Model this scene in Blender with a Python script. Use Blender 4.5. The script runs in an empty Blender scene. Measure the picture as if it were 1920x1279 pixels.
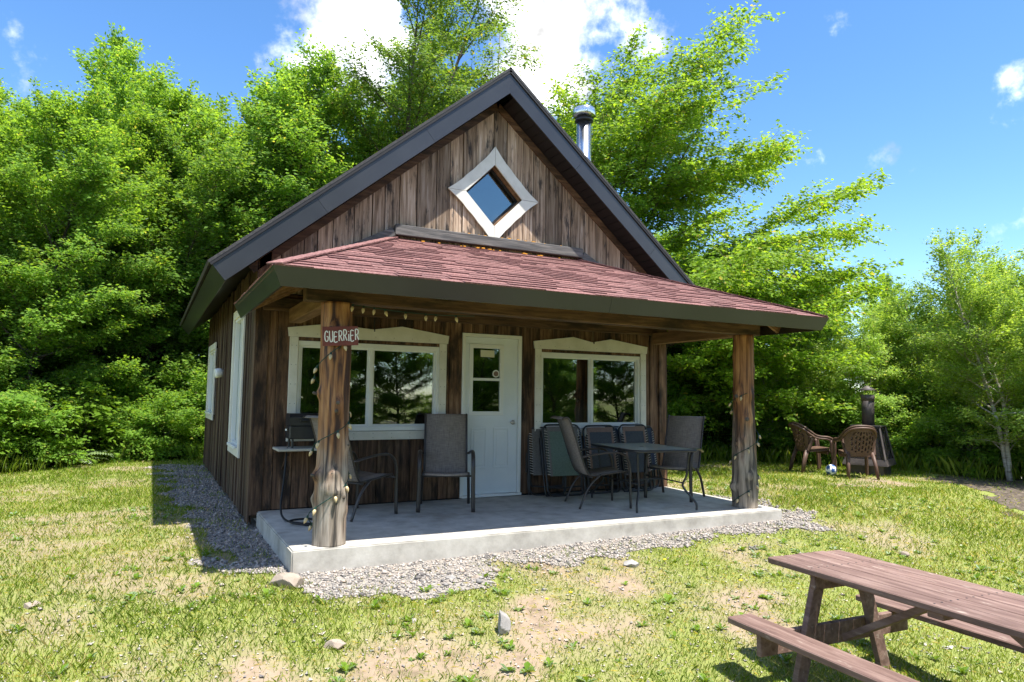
import bpy, bmesh, math, random
import numpy as np
from mathutils import Vector, Matrix
random.seed(11); rng = np.random.default_rng(11)
SC = bpy.context.scene; COL = SC.collection
rad = math.radians

# ------------------------------------------------------------------ camera, world, sun, exposure
def cam_axes(yaw, pitch, roll):
    f = np.array([-math.sin(yaw)*math.cos(pitch), math.cos(yaw)*math.cos(pitch), math.sin(pitch)])
    r = np.array([math.cos(yaw), math.sin(yaw), 0]); u = np.cross(r, f)
    return math.cos(roll)*r+math.sin(roll)*u, -math.sin(roll)*r+math.cos(roll)*u, f
CAMP = np.array([-1.045, -8.093, 1.297])
cr, cu, cf = cam_axes(-0.483, 0.080, 0.013)
cd = bpy.data.cameras.new('camera'); cam = bpy.data.objects.new('camera', cd); COL.objects.link(cam)
cd.sensor_width = 36; cd.lens = 36*1284.66/1920; cd.clip_end = 2000; cd.clip_start = .05
cam.matrix_world = Matrix(((cr[0], cu[0], -cf[0], CAMP[0]), (cr[1], cu[1], -cf[1], CAMP[1]), (cr[2], cu[2], -cf[2], CAMP[2]), (0, 0, 0, 1)))
SC.camera = cam
SUN = Vector((.30, -.76, 2.3)).normalized()
EXPO = 2.38
SC.view_settings.view_transform = 'Standard'; SC.view_settings.look = 'None'
SC.view_settings.exposure = EXPO; SC.view_settings.gamma = 1
sl = bpy.data.lights.new('sun', 'SUN'); sl.energy = 2.2; sl.angle = rad(.53); sl.color = (1, .955, .88)
so = bpy.data.objects.new('sun', sl); COL.objects.link(so)
so.rotation_euler = SUN.to_track_quat('Z', 'Y').to_euler(); so.location = (0, -10, 30)

W = bpy.data.worlds.new('World'); SC.world = W; W.use_nodes = True
nt = W.node_tree; N = nt.nodes; L = nt.links; N.clear()
def nn(tree, t, **k):
    n = tree.nodes.new(t)
    for a, b in k.items(): setattr(n, a, b)
    return n
out = nn(nt, 'ShaderNodeOutputWorld'); bg = nn(nt, 'ShaderNodeBackground'); L.new(bg.outputs[0], out.inputs[0])
sky = nn(nt, 'ShaderNodeTexSky', sky_type='NISHITA', sun_disc=False, sun_elevation=math.asin(SUN.z), sun_rotation=math.atan2(SUN.x, SUN.y), air_density=.85, dust_density=.15, ozone_density=2.6, altitude=300)
bg.inputs[1].default_value = .15
tc = nn(nt, 'ShaderNodeTexCoord')
# clouds: fbm on the view direction, gathered around the cumulus seen in the picture, more added out of view as fill light
def pixdir(x, y):
    d = cf*1284.66+cr*(x-960)+cu*(639.5-y); return d/np.linalg.norm(d)
no = nn(nt, 'ShaderNodeTexNoise'); no.inputs['Scale'].default_value = 8.5; no.inputs['Detail'].default_value = 9; no.inputs['Roughness'].default_value = .58
L.new(tc.outputs['Generated'], no.inputs['Vector'])
acc = None
FILL_CL = []
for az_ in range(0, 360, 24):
    for el_ in (14, 34, 56):   # unseen extra cumulus added for neutral fill light, clear of the stretch the picture shows
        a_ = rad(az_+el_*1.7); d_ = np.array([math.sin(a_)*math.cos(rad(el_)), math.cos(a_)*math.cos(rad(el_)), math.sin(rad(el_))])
        if d_ @ cf < .60: FILL_CL.append((d_, 10.5, .45))
for (x, y, rdeg, w) in [(None, d_, r_, w_) for d_, r_, w_ in FILL_CL]+list(((640, 60, 8.5, .42), (590, 30, 6, .3), (680, 130, 6, .34), (1030, 40, 9.5, .46), (1160, 15, 7, .36), (985, 110, 6, .36), (1080, 110, 5, .3), (75, 30, 3, .22), (1535, 12, 3.2, .24), (1680, 330, 3.4, .27), (1910, 185, 3, .26), (60, 240, 4, .26))):
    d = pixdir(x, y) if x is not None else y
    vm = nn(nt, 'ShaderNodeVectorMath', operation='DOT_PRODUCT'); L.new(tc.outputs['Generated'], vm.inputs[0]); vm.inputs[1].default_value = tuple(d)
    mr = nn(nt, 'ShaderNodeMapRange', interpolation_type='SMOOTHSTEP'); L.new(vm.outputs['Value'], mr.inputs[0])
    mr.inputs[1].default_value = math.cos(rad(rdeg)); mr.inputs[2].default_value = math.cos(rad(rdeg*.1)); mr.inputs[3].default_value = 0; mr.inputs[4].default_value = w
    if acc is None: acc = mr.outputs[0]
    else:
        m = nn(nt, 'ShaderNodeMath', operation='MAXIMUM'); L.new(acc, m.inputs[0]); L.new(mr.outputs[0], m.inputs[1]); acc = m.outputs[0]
ct = nn(nt, 'ShaderNodeMath', operation='MULTIPLY_ADD'); L.new(no.outputs['Fac'], ct.inputs[0]); ct.inputs[1].default_value = 1.7; ct.inputs[2].default_value = -.38
ad = nn(nt, 'ShaderNodeMath', operation='ADD'); L.new(ct.outputs[0], ad.inputs[0]); L.new(acc, ad.inputs[1])
cm = nn(nt, 'ShaderNodeMapRange', interpolation_type='SMOOTHSTEP'); L.new(ad.outputs[0], cm.inputs[0]); cm.inputs[1].default_value = .72; cm.inputs[2].default_value = 1.08
hs = nn(nt, 'ShaderNodeHueSaturation'); hs.inputs['Saturation'].default_value = 1.18; hs.inputs['Value'].default_value = .40; L.new(sky.outputs[0], hs.inputs['Color'])
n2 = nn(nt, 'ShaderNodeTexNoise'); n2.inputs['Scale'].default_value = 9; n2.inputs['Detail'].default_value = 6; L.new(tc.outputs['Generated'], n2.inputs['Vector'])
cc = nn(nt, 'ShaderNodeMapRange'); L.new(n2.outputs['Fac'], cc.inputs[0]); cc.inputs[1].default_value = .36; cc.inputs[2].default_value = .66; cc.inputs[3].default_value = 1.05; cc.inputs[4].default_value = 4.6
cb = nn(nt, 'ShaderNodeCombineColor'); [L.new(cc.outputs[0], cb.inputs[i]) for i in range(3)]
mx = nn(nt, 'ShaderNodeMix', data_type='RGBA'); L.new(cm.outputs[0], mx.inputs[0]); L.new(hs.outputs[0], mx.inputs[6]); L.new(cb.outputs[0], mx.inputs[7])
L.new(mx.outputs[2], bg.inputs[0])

# ------------------------------------------------------------------ materials
MT = {}
def mat(name, ramp=None, col=(.5, .5, .5), scale=(1, 1, 1), ns=4, detail=6, rough=.7, bump=0, spec=.3, metal=0, rnd=.25, blotch=None, blotch_s=1.5, blotch_r=(.45, .65), attr=None, distort=0, bdist=.01, coat=0):
    m = bpy.data.materials.new(name); m.use_nodes = True; t = m.node_tree; p = t.nodes['Principled BSDF']
    p.inputs['Roughness'].default_value = rough; p.inputs['Specular IOR Level'].default_value = spec; p.inputs['Metallic'].default_value = metal
    p.inputs['Coat Weight'].default_value = coat
    p.inputs['Base Color'].default_value = (*col, 1)
    if ramp:
        co = nn(t, 'ShaderNodeTexCoord'); oi = nn(t, 'ShaderNodeObjectInfo')
        mul = nn(t, 'ShaderNodeVectorMath', operation='MULTIPLY'); t.links.new(co.outputs['Object'], mul.inputs[0]); mul.inputs[1].default_value = scale
        off = nn(t, 'ShaderNodeMath', operation='MULTIPLY'); t.links.new(oi.outputs['Random'], off.inputs[0]); off.inputs[1].default_value = 91.
        add = nn(t, 'ShaderNodeVectorMath', operation='ADD'); t.links.new(mul.outputs[0], add.inputs[0]); t.links.new(off.outputs[0], add.inputs[1])
        nz = nn(t, 'ShaderNodeTexNoise'); nz.inputs['Scale'].default_value = ns; nz.inputs['Detail'].default_value = detail; nz.inputs['Roughness'].default_value = .62; nz.inputs['Distortion'].default_value = distort
        t.links.new(add.outputs[0], nz.inputs['Vector'])
        rp = nn(t, 'ShaderNodeValToRGB'); e = rp.color_ramp.elements
        while len(e) < len(ramp): e.new(.5)
        for i, (pos, c) in enumerate(ramp): e[i].position = pos; e[i].color = (*c, 1)
        t.links.new(nz.outputs['Fac'], rp.inputs[0]); cur = rp.outputs[0]
        if attr:
            at = nn(t, 'ShaderNodeAttribute', attribute_name=attr); t.links.new(at.outputs['Fac'], rp.inputs[0])
        if blotch:
            b = nn(t, 'ShaderNodeTexNoise'); b.inputs['Scale'].default_value = blotch_s; b.inputs['Detail'].default_value = 7; b.inputs['Roughness'].default_value = .65
            v2 = nn(t, 'ShaderNodeVectorMath', operation='ADD'); t.links.new(co.outputs['Object'], v2.inputs[0]); t.links.new(off.outputs[0], v2.inputs[1])
            sc2 = nn(t, 'ShaderNodeVectorMath', operation='MULTIPLY'); t.links.new(v2.outputs[0], sc2.inputs[0]); sc2.inputs[1].default_value = tuple(max(.25, s**.5) for s in scale)
            t.links.new(sc2.outputs[0], b.inputs['Vector'])
            r2 = nn(t, 'ShaderNodeMapRange', interpolation_type='SMOOTHSTEP'); t.links.new(b.outputs['Fac'], r2.inputs[0]); r2.inputs[1].default_value = blotch_r[0]; r2.inputs[2].default_value = blotch_r[1]
            mm = nn(t, 'ShaderNodeMix', data_type='RGBA'); t.links.new(r2.outputs[0], mm.inputs[0]); t.links.new(cur, mm.inputs[6]); mm.inputs[7].default_value = (*blotch, 1); cur = mm.outputs[2]
        if rnd:
            hv = nn(t, 'ShaderNodeHueSaturation'); t.links.new(cur, hv.inputs['Color'])
            mr = nn(t, 'ShaderNodeMapRange'); t.links.new(oi.outputs['Random'], mr.inputs[0]); mr.inputs[3].default_value = 1-rnd; mr.inputs[4].default_value = 1+rnd
            t.links.new(mr.outputs[0], hv.inputs['Value']); cur = hv.outputs[0]
        t.links.new(cur, p.inputs['Base Color'])
        if bump:
            bp = nn(t, 'ShaderNodeBump'); bp.inputs['Strength'].default_value = bump; bp.inputs['Distance'].default_value = bdist
            t.links.new(nz.outputs['Fac'], bp.inputs['Height']); t.links.new(bp.outputs[0], p.inputs['Normal'])
    MT[name] = m; return m
GR = [(.32, (.06, .042, .03)), (.43, (.22, .15, .10)), (.55, (.36, .26, .18)), (.67, (.50, .40, .32))]
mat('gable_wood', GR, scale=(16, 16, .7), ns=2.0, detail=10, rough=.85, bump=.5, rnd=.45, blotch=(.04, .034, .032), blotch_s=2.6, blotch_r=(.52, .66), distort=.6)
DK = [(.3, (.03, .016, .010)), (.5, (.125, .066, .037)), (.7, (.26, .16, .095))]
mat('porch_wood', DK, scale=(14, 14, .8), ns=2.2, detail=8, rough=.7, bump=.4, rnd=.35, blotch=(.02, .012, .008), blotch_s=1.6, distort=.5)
mat('beam_wood', [(.3, (.04, .022, .012)), (.5, (.11, .06, .032)), (.7, (.19, .115, .065))], scale=(.8, 14, 14), ns=2.2, detail=8, rough=.7, bump=.4, rnd=.2, blotch=(.03, .02, .012), distort=.5)
mat('rafter_wood', [(.3, (.10, .055, .028)), (.5, (.20, .11, .055)), (.7, (.30, .18, .10))], scale=(8, .8, 8), ns=2.2, detail=8, rough=.75, bump=.3, rnd=.2)
mat('side_wood', [(.3, (.024, .014, .010)), (.5, (.08, .048, .031)), (.7, (.16, .115, .08))], scale=(14, 14, .7), ns=2.2, detail=8, rough=.8, bump=.4, rnd=.4, blotch=(.10, .095, .06), blotch_s=.9, blotch_r=(.56, .8))
mat('grey_beam', [(.3, (.03, .03, .03)), (.5, (.11, .105, .10)), (.7, (.22, .20, .18))], scale=(.7, 12, 12), ns=2.4, detail=8, rough=.85, bump=.5, rnd=.15, distort=.8)
mat('trim_white', [(.3, (.60, .58, .51)), (.7, (.73, .71, .64))], ns=6, rough=.6, bump=.05, rnd=.04)
mat('vinyl_white', col=(.74, .75, .73), rough=.4)
mat('door_white', [(.3, (.66, .70, .72)), (.7, (.73, .77, .79))], ns=3, rough=.42, rnd=0)
mat('fascia_metal', [(.3, (.024, .0245, .027)), (.7, (.034, .035, .038))], ns=2, rough=.28, spec=.55, rnd=.06)
mat('black_edge', col=(.018, .018, .02), rough=.6)
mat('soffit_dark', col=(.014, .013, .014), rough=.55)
mat('shingle_red', [(.3, (.095, .042, .038)), (.5, (.18, .085, .077)), (.72, (.28, .16, .145))], ns=45, detail=4, rough=.9, bump=.5, rnd=.17, blotch=(.08, .045, .043), blotch_s=3, blotch_r=(.5, .8), bdist=.004)
mat('roof_dark', [(.3, (.03, .03, .032)), (.7, (.07, .07, .072))], ns=40, rough=.9, bump=.4, rnd=0)
mat('steel', col=(.62, .64, .66), rough=.22, metal=1)
mat('knob_steel', col=(.5, .48, .44), rough=.3, metal=1)
mat('concrete', [(.3, (.30, .28, .245)), (.5, (.43, .405, .36)), (.7, (.54, .515, .465))], ns=4.5, detail=14, rough=.9, bump=.5, rnd=0, blotch=(.27, .24, .20), blotch_s=1.3, blotch_r=(.52, .78))
mat('bronze_frame', [(.3, (.030, .024, .021)), (.7, (.055, .045, .04))], ns=8, rough=.38, spec=.5, rnd=.05)
mat('black_metal', [(.3, (.012, .012, .013)), (.7, (.028, .028, .03))], ns=9, rough=.42, spec=.5, rnd=.05)
mat('stove_steel', [(.3, (.04, .033, .032)), (.7, (.095, .078, .074))], ns=5, rough=.6, spec=.4, rnd=.05, blotch=(.10, .06, .045), blotch_r=(.6, .8))
mat('green_fabric', [(.3, (.085, .12, .095)), (.7, (.13, .175, .14))], ns=60, rough=.85, rnd=0)
mat('slate_fabric', [(.3, (.045, .052, .062)), (.7, (.075, .085, .10))], ns=60, rough=.85, rnd=.1)
mat('navy_fabric', [(.3, (.018, .026, .05)), (.7, (.035, .05, .085))], ns=60, rough=.85, rnd=.1)
mat('grey_fabric', [(.3, (.10, .095, .09)), (.7, (.16, .15, .14))], ns=60, rough=.85, rnd=.1)
mat('tan_fabric', [(.3, (.17, .11, .085)), (.7, (.25, .17, .135))], ns=60, rough=.85, rnd=.1)
mat('lace', col=(.65, .62, .56), rough=.8)
mat('brown_plastic', [(.3, (.075, .042, .03)), (.7, (.12, .07, .05))], ns=4, rough=.5, rnd=.08)
mat('picnic_paint', [(.3, (.10, .058, .048)), (.5, (.175, .108, .088)), (.7, (.26, .175, .145))], scale=(8, .8, 8), ns=3, detail=8, rough=.72, bump=.5, rnd=.14, blotch=(.36, .29, .24), blotch_s=6, blotch_r=(.60, .74), distort=.4)
mat('sign_red', [(.3, (.12, .03, .024)), (.7, (.18, .05, .04))], ns=9, rough=.6, rnd=0)
mat('sign_white', col=(.72, .70, .66), rough=.6)
mat('wire_green', col=(.012, .045, .032), rough=.5)
mat('bulb_amber', col=(.50, .39, .22), rough=.25, spec=.5)
mat('hose_black', col=(.012, .012, .013), rough=.5)
mat('shelf_board', [(.3, (.36, .34, .28)), (.7, (.5, .47, .40))], ns=4, rough=.7, rnd=0)
mat('curtain', [(.3, (.10, .06, .035)), (.7, (.2, .13, .08))], scale=(20, 20, 1), ns=2, rough=.9, rnd=0)
mat('interior', col=(.10, .075, .05), rough=.9)
mat('bark_brown', [(.3, (.045, .034, .026)), (.7, (.15, .125, .10))], scale=(6, 6, 1.5), ns=3, rough=.95, bump=.6, rnd=.25)
mat('bark_birch', [(.3, (.16, .13, .10)), (.5, (.42, .38, .33)), (.7, (.60, .57, .52))], scale=(2, 2, 9), ns=2, rough=.85, bump=.3, rnd=.15)
mat('bark_dead', [(.3, (.30, .28, .26)), (.7, (.52, .5, .47))], scale=(6, 6, 1.5), ns=3, rough=.9, rnd=0)
mat('rock_pale', [(.3, (.20, .19, .18)), (.5, (.30, .285, .27)), (.7, (.38, .365, .345))], ns=6, detail=10, rough=.9, bump=.6, rnd=.12)
mat('rock_pink', [(.3, (.22, .175, .135)), (.7, (.36, .30, .25))], ns=6, detail=10, rough=.9, bump=.6, rnd=.1)
mat('gravel_stone', [(0, (.11, .10, .095)), (.35, (.245, .23, .215)), (.6, (.35, .315, .285)), (.8, (.38, .30, .24)), (1, (.50, .465, .425))], ns=5, rough=.9, rnd=0, attr='v')
mat('ball_white', col=(.75, .76, .78), rough=.4)
mat('ball_blue', col=(.04, .10, .3), rough=.4)
mat('orange_litter', col=(.62, .27, .03), rough=.8)
mat('paper', col=(.62, .60, .45), rough=.8)
mat('glass_top', [(.3, (.46, .54, .45)), (.7, (.54, .62, .52))], ns=90, rough=.16, spec=.8, rnd=0)
mat('flower_yellow', col=(.75, .55, .02), rough=.7)

def glass():
    m = bpy.data.materials.new('window_glass'); m.use_nodes = True; t = m.node_tree; t.nodes.clear()
    o = nn(t, 'ShaderNodeOutputMaterial'); mx = nn(t, 'ShaderNodeMixShader'); tr = nn(t, 'ShaderNodeBsdfTransparent'); gl = nn(t, 'ShaderNodeBsdfGlossy')
    tr.inputs[0].default_value = (.62, .66, .64, 1); gl.inputs['Roughness'].default_value = .004; gl.inputs[0].default_value = (.9, .95, .92, 1)
    fr = nn(t, 'ShaderNodeFresnel'); fr.inputs[0].default_value = 1.75
    mr = nn(t, 'ShaderNodeMapRange'); t.links.new(fr.outputs[0], mr.inputs[0]); mr.inputs[1].default_value = 0; mr.inputs[2].default_value = 1; mr.inputs[3].default_value = .10; mr.inputs[4].default_value = 1
    t.links.new(mr.outputs[0], mx.inputs[0]); t.links.new(tr.outputs[0], mx.inputs[1]); t.links.new(gl.outputs[0], mx.inputs[2]); t.links.new(mx.outputs[0], o.inputs[0])
    MT['glass'] = m
glass()
def screen(name, col, op):
    m = bpy.data.materials.new(name); m.use_nodes = True; t = m.node_tree; t.nodes.clear()
    o = nn(t, 'ShaderNodeOutputMaterial'); mx = nn(t, 'ShaderNodeMixShader'); tr = nn(t, 'ShaderNodeBsdfTransparent'); d = nn(t, 'ShaderNodeBsdfDiffuse')
    d.inputs[0].default_value = (*col, 1); mx.inputs[0].default_value = op
    t.links.new(tr.outputs[0], mx.inputs[1]); t.links.new(d.outputs[0], mx.inputs[2]); t.links.new(mx.outputs[0], o.inputs[0]); MT[name] = m
screen('spark_screen', (.05, .045, .045), .55)
def sling():
    m = bpy.data.materials.new('sling_weave'); m.use_nodes = True; t = m.node_tree; p = t.nodes['Principled BSDF']
    co = nn(t, 'ShaderNodeTexCoord'); n1 = nn(t, 'ShaderNodeTexNoise'); n1.inputs['Scale'].default_value = 1; n1.inputs['Detail'].default_value = 2
    mu = nn(t, 'ShaderNodeVectorMath', operation='MULTIPLY'); mu.inputs[1].default_value = (260, 12, 12); t.links.new(co.outputs['Object'], mu.inputs[0]); t.links.new(mu.outputs[0], n1.inputs['Vector'])
    n3 = nn(t, 'ShaderNodeTexNoise'); n3.inputs['Scale'].default_value = 1; mu2 = nn(t, 'ShaderNodeVectorMath', operation='MULTIPLY'); mu2.inputs[1].default_value = (12, 220, 220); t.links.new(co.outputs['Object'], mu2.inputs[0]); t.links.new(mu2.outputs[0], n3.inputs['Vector'])
    a = nn(t, 'ShaderNodeMath', operation='ADD'); t.links.new(n1.outputs['Fac'], a.inputs[0]); t.links.new(n3.outputs['Fac'], a.inputs[1])
    rp = nn(t, 'ShaderNodeMapRange'); t.links.new(a.outputs[0], rp.inputs[0]); rp.inputs[1].default_value = .6; rp.inputs[2].default_value = 1.4
    mm = nn(t, 'ShaderNodeMix', data_type='RGBA'); mm.inputs[6].default_value = (.12, .094, .078, 1); mm.inputs[7].default_value = (.33, .28, .245, 1); t.links.new(rp.outputs[0], mm.inputs[0])
    t.links.new(mm.outputs[2], p.inputs['Base Color']); p.inputs['Roughness'].default_value = .8; MT['sling'] = m
sling()
def leafmat(name, stops, trans=.42, tcol=1.5):
    m = bpy.data.materials.new(name); m.use_nodes = True; t = m.node_tree; t.nodes.clear()
    o = nn(t, 'ShaderNodeOutputMaterial'); at = nn(t, 'ShaderNodeAttribute', attribute_name='v'); rp = nn(t, 'ShaderNodeValToRGB'); oi = nn(t, 'ShaderNodeObjectInfo')
    e = rp.color_ramp.elements
    while len(e) < len(stops): e.new(.5)
    for i, (pp, c) in enumerate(stops): e[i].position = pp; e[i].color = (*c, 1)
    t.links.new(at.outputs['Fac'], rp.inputs[0])
    hv = nn(t, 'ShaderNodeHueSaturation'); mr = nn(t, 'ShaderNodeMapRange'); t.links.new(oi.outputs['Random'], mr.inputs[0]); mr.inputs[3].default_value = .85; mr.inputs[4].default_value = 1.15
    t.links.new(mr.outputs[0], hv.inputs['Value']); t.links.new(rp.outputs[0], hv.inputs['Color'])
    d = nn(t, 'ShaderNodeBsdfDiffuse'); tl = nn(t, 'ShaderNodeBsdfTranslucent'); g = nn(t, 'ShaderNodeBsdfGlossy'); g.inputs['Roughness'].default_value = .5
    t.links.new(hv.outputs[0], d.inputs[0])
    sc = nn(t, 'ShaderNodeVectorMath', operation='MULTIPLY'); sc.inputs[1].default_value = (tcol*1.15, tcol, tcol*.45); t.links.new(hv.outputs[0], sc.inputs[0]); t.links.new(sc.outputs[0], tl.inputs[0])
    m1 = nn(t, 'ShaderNodeMixShader'); m1.inputs[0].default_value = trans; t.links.new(d.outputs[0], m1.inputs[1]); t.links.new(tl.outputs[0], m1.inputs[2])
    m2 = nn(t, 'ShaderNodeMixShader'); lw = nn(t, 'ShaderNodeFresnel'); lw.inputs[0].default_value = 1.22; lm_ = nn(t, 'ShaderNodeMath', operation='MULTIPLY'); lm_.inputs[1].default_value = .3; t.links.new(lw.outputs[0], lm_.inputs[0]); t.links.new(lm_.outputs[0], m2.inputs[0]); t.links.new(m1.outputs[0], m2.inputs[1]); t.links.new(g.outputs[0], m2.inputs[2])
    t.links.new(m2.outputs[0], o.inputs[0]); MT[name] = m
leafmat('leaf_forest', [(0, (0.066, 0.138, 0.022)), (.5, (0.128, 0.237, 0.032)), (.85, (0.200, 0.330, 0.045)), (1, (0.301, 0.319, 0.067))], .5, 2.3)
leafmat('leaf_maple', [(0, (0.072, 0.138, 0.016)), (.5, (0.140, 0.242, 0.022)), (.85, (0.206, 0.318, 0.034)), (1, (0.289, 0.266, 0.058))], .5, 2.3)
leafmat('leaf_tall', [(0, (0.074, 0.140, 0.022)), (.5, (0.121, 0.212, 0.030)), (.85, (0.169, 0.272, 0.040)), (1, (0.265, 0.240, 0.040))], .5, 2.2)
leafmat('leaf_birch', [(0, (0.120, 0.201, 0.046)), (.5, (0.210, 0.330, 0.064)), (.85, (0.315, 0.446, 0.098)), (1, (0.421, 0.446, 0.130))], .5, 2.3)
leafmat('needle', [(0, (.02, .05, .018)), (1, (.05, .10, .03))], .2, 1.2)
leafmat('leaf_fern', [(0, (.08, .17, .012)), (1, (.20, .34, .028))], .45, 1.7)
leafmat('grass_blade', [(0, (.10, .175, .014)), (.45, (.185, .265, .024)), (.75, (.27, .32, .045)), (.9, (.42, .38, .16)), (1, (.50, .42, .24))], .4, 1.5)
leafmat('weed_leaf', [(0, (.09, .18, .013)), (1, (.19, .31, .03))], .35, 1.5)

# ------------------------------------------------------------------ mesh helpers
def link(o, parent=None):
    COL.objects.link(o)
    if parent is not None: o.parent = parent
    return o
def obj(name, V, F, m, parent=None, smooth=False):
    me = bpy.data.meshes.new(name); me.from_pydata([tuple(map(float, v)) for v in V], [], F); me.update()
    if smooth:
        for p in me.polygons: p.use_smooth = True
    if m: me.materials.append(MT[m])
    return link(bpy.data.objects.new(name, me), parent)
def tag(o, label, cat, group=None):
    o['label'] = label; o['category'] = cat
    if group: o['group'] = group
    return o
def struct(o): o['kind'] = 'structure'; return o
def stuff(o): o['kind'] = 'stuff'; return o
def empty(name, loc=(0, 0, 0), rz=0):
    o = bpy.data.objects.new(name, None); o.empty_display_size = .1; o.location = loc; o.rotation_euler = (0, 0, rz); return link(o)
BF = [(0, 3, 2, 1), (4, 5, 6, 7), (0, 1, 5, 4), (1, 2, 6, 5), (2, 3, 7, 6), (3, 0, 4, 7)]
def boxv(x0, x1, y0, y1, z0, z1): return [(x0, y0, z0), (x1, y0, z0), (x1, y1, z0), (x0, y1, z0), (x0, y0, z1), (x1, y0, z1), (x1, y1, z1), (x0, y1, z1)]
class MB:
    def __init__(s): s.V = []; s.F = []
    def add(s, V, F):
        n = len(s.V); s.V += [tuple(v) for v in V]; s.F += [tuple(i+n for i in f) for f in F]; return s
    def box(s, x0, x1, y0, y1, z0, z1, bev=0, M=None):
        if bev:
            bm = bmesh.new(); vs = [bm.verts.new(v) for v in boxv(x0, x1, y0, y1, z0, z1)]
            for f in BF: bm.faces.new([vs[i] for i in f])
            bmesh.ops.bevel(bm, geom=list(bm.edges), offset=bev, segments=1, affect='EDGES'); bm.verts.index_update()
            V = [v.co.copy() for v in bm.verts]; F = [[v.index for v in f.verts] for f in bm.faces]; bm.free()
        else: V = [Vector(v) for v in boxv(x0, x1, y0, y1, z0, z1)]; F = BF
        if M is not None: V = [M @ v for v in V]
        return s.add(V, F)
    def beam(s, a, b, w, h, bev=.004, up=(0, 0, 1)):
        a = Vector(a); b = Vector(b); d = b-a; Ln = d.length; x = d.normalized(); upv = Vector(up)
        if abs(x.dot(upv)) > .98: upv = Vector((0, 1, 0))
        y = upv.cross(x).normalized(); z = x.cross(y)
        M = Matrix(((x.x, y.x, z.x, a.x), (x.y, y.y, z.y, a.y), (x.z, y.z, z.z, a.z), (0, 0, 0, 1)))
        return s.box(0, Ln, -w/2, w/2, -h/2, h/2, bev, M)
    def tube(s, P, r, k=8, flat=1, cap=True, up=(1, 0, 0)):
        P = [Vector(p) for p in P]; n = len(P); R = r if hasattr(r, '__len__') else [r]*n; V = []; ref = Vector(up)
        for i in range(n):
            d = (P[min(i+1, n-1)]-P[max(i-1, 0)]).normalized()
            a = ref-d*ref.dot(d)
            if a.length < 1e-3: a = d.orthogonal()
            a.normalize(); b = d.cross(a)
            for j in range(k):
                t = 2*math.pi*j/k; V.append(P[i]+a*(R[i]*flat*math.cos(t))+b*(R[i]*math.sin(t)))
        F = [(i*k+j, i*k+(j+1) % k, (i+1)*k+(j+1) % k, (i+1)*k+j) for i in range(n-1) for j in range(k)]
        if cap: F += [tuple(range(k-1, -1, -1)), tuple((n-1)*k+j for j in range(k))]
        return s.add(V, F)
    def lathe(s, prof, k=16, c=(0, 0)):
        V = []; n = len(prof)
        for r, z in prof: V += [(c[0]+r*math.cos(2*math.pi*j/k), c[1]+r*math.sin(2*math.pi*j/k), z) for j in range(k)]
        F = [(i*k+j, i*k+(j+1) % k, (i+1)*k+(j+1) % k, (i+1)*k+j) for i in range(n-1) for j in range(k)]+[tuple(range(k-1, -1, -1)), tuple((n-1)*k+j for j in range(k))]
        return s.add(V, F)
    def prism(s, poly, a, b, axis='y'):
        n = len(poly)
        if axis == 'y': V = [(p[0], a, p[1]) for p in poly]+[(p[0], b, p[1]) for p in poly]
        elif axis == 'x': V = [(a, p[0], p[1]) for p in poly]+[(b, p[0], p[1]) for p in poly]
        else: V = [(p[0], p[1], a) for p in poly]+[(p[0], p[1], b) for p in poly]
        return s.add(V, [tuple(range(n)), tuple(range(2*n-1, n-1, -1))]+[(i, i+n, (i+1) % n+n, (i+1) % n) for i in range(n)])
    def build(s, name, m, parent=None, smooth=False):
        o = obj(name, s.V, s.F, m, parent, False)
        bm = bmesh.new(); bm.from_mesh(o.data); bmesh.ops.recalc_face_normals(bm, faces=bm.faces); bm.to_mesh(o.data); bm.free()
        if smooth: o.data.shade_auto_smooth(angle=rad(40)) if hasattr(o.data, 'shade_auto_smooth') else [setattr(p, 'use_smooth', True) for p in o.data.polygons]
        return o
def smoothpts(P, n=4):
    P = [Vector(p) for p in P]; Q = []
    for i in range(len(P)-1):
        p0 = P[max(i-1, 0)]; p1 = P[i]; p2 = P[i+1]; p3 = P[min(i+2, len(P)-1)]
        for j in range(n):
            t = j/n; Q.append(.5*((2*p1)+(p2-p0)*t+(2*p0-5*p1+4*p2-p3)*t*t+(3*p1-p0-3*p2+p3)*t**3))
    return Q+[P[-1]]
def copytree(o, parent=None):
    c = o.copy(); COL.objects.link(c); c.parent = parent
    for ch in list(o.children): copytree(ch, c)
    return c
def quadmesh(name, Q, v, m, parent=None, tris=None):
    """Q: (n,4,3) array of rhombs, folded along 0-2; v: per-rhomb value"""
    n = len(Q); me = bpy.data.meshes.new(name)
    me.vertices.add(n*4); me.vertices.foreach_set('co', Q.reshape(-1).astype(np.float32))
    idx = np.arange(n)[:, None]*4
    lp = np.concatenate([idx+np.array([0, 1, 2]), idx+np.array([0, 2, 3])], 1).reshape(-1)
    me.loops.add(n*6); me.loops.foreach_set('vertex_index', lp.astype(np.int32))
    me.polygons.add(n*2); me.polygons.foreach_set('loop_start', (np.arange(n*2)*3).astype(np.int32)); me.polygons.foreach_set('loop_total', np.full(n*2, 3, np.int32))
    me.update(calc_edges=True); a = me.attributes.new('v', 'FLOAT', 'POINT'); a.data.foreach_set('value', np.repeat(v, 4).astype(np.float32))
    me.materials.append(MT[m]); return link(bpy.data.objects.new(name, me), parent)

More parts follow.
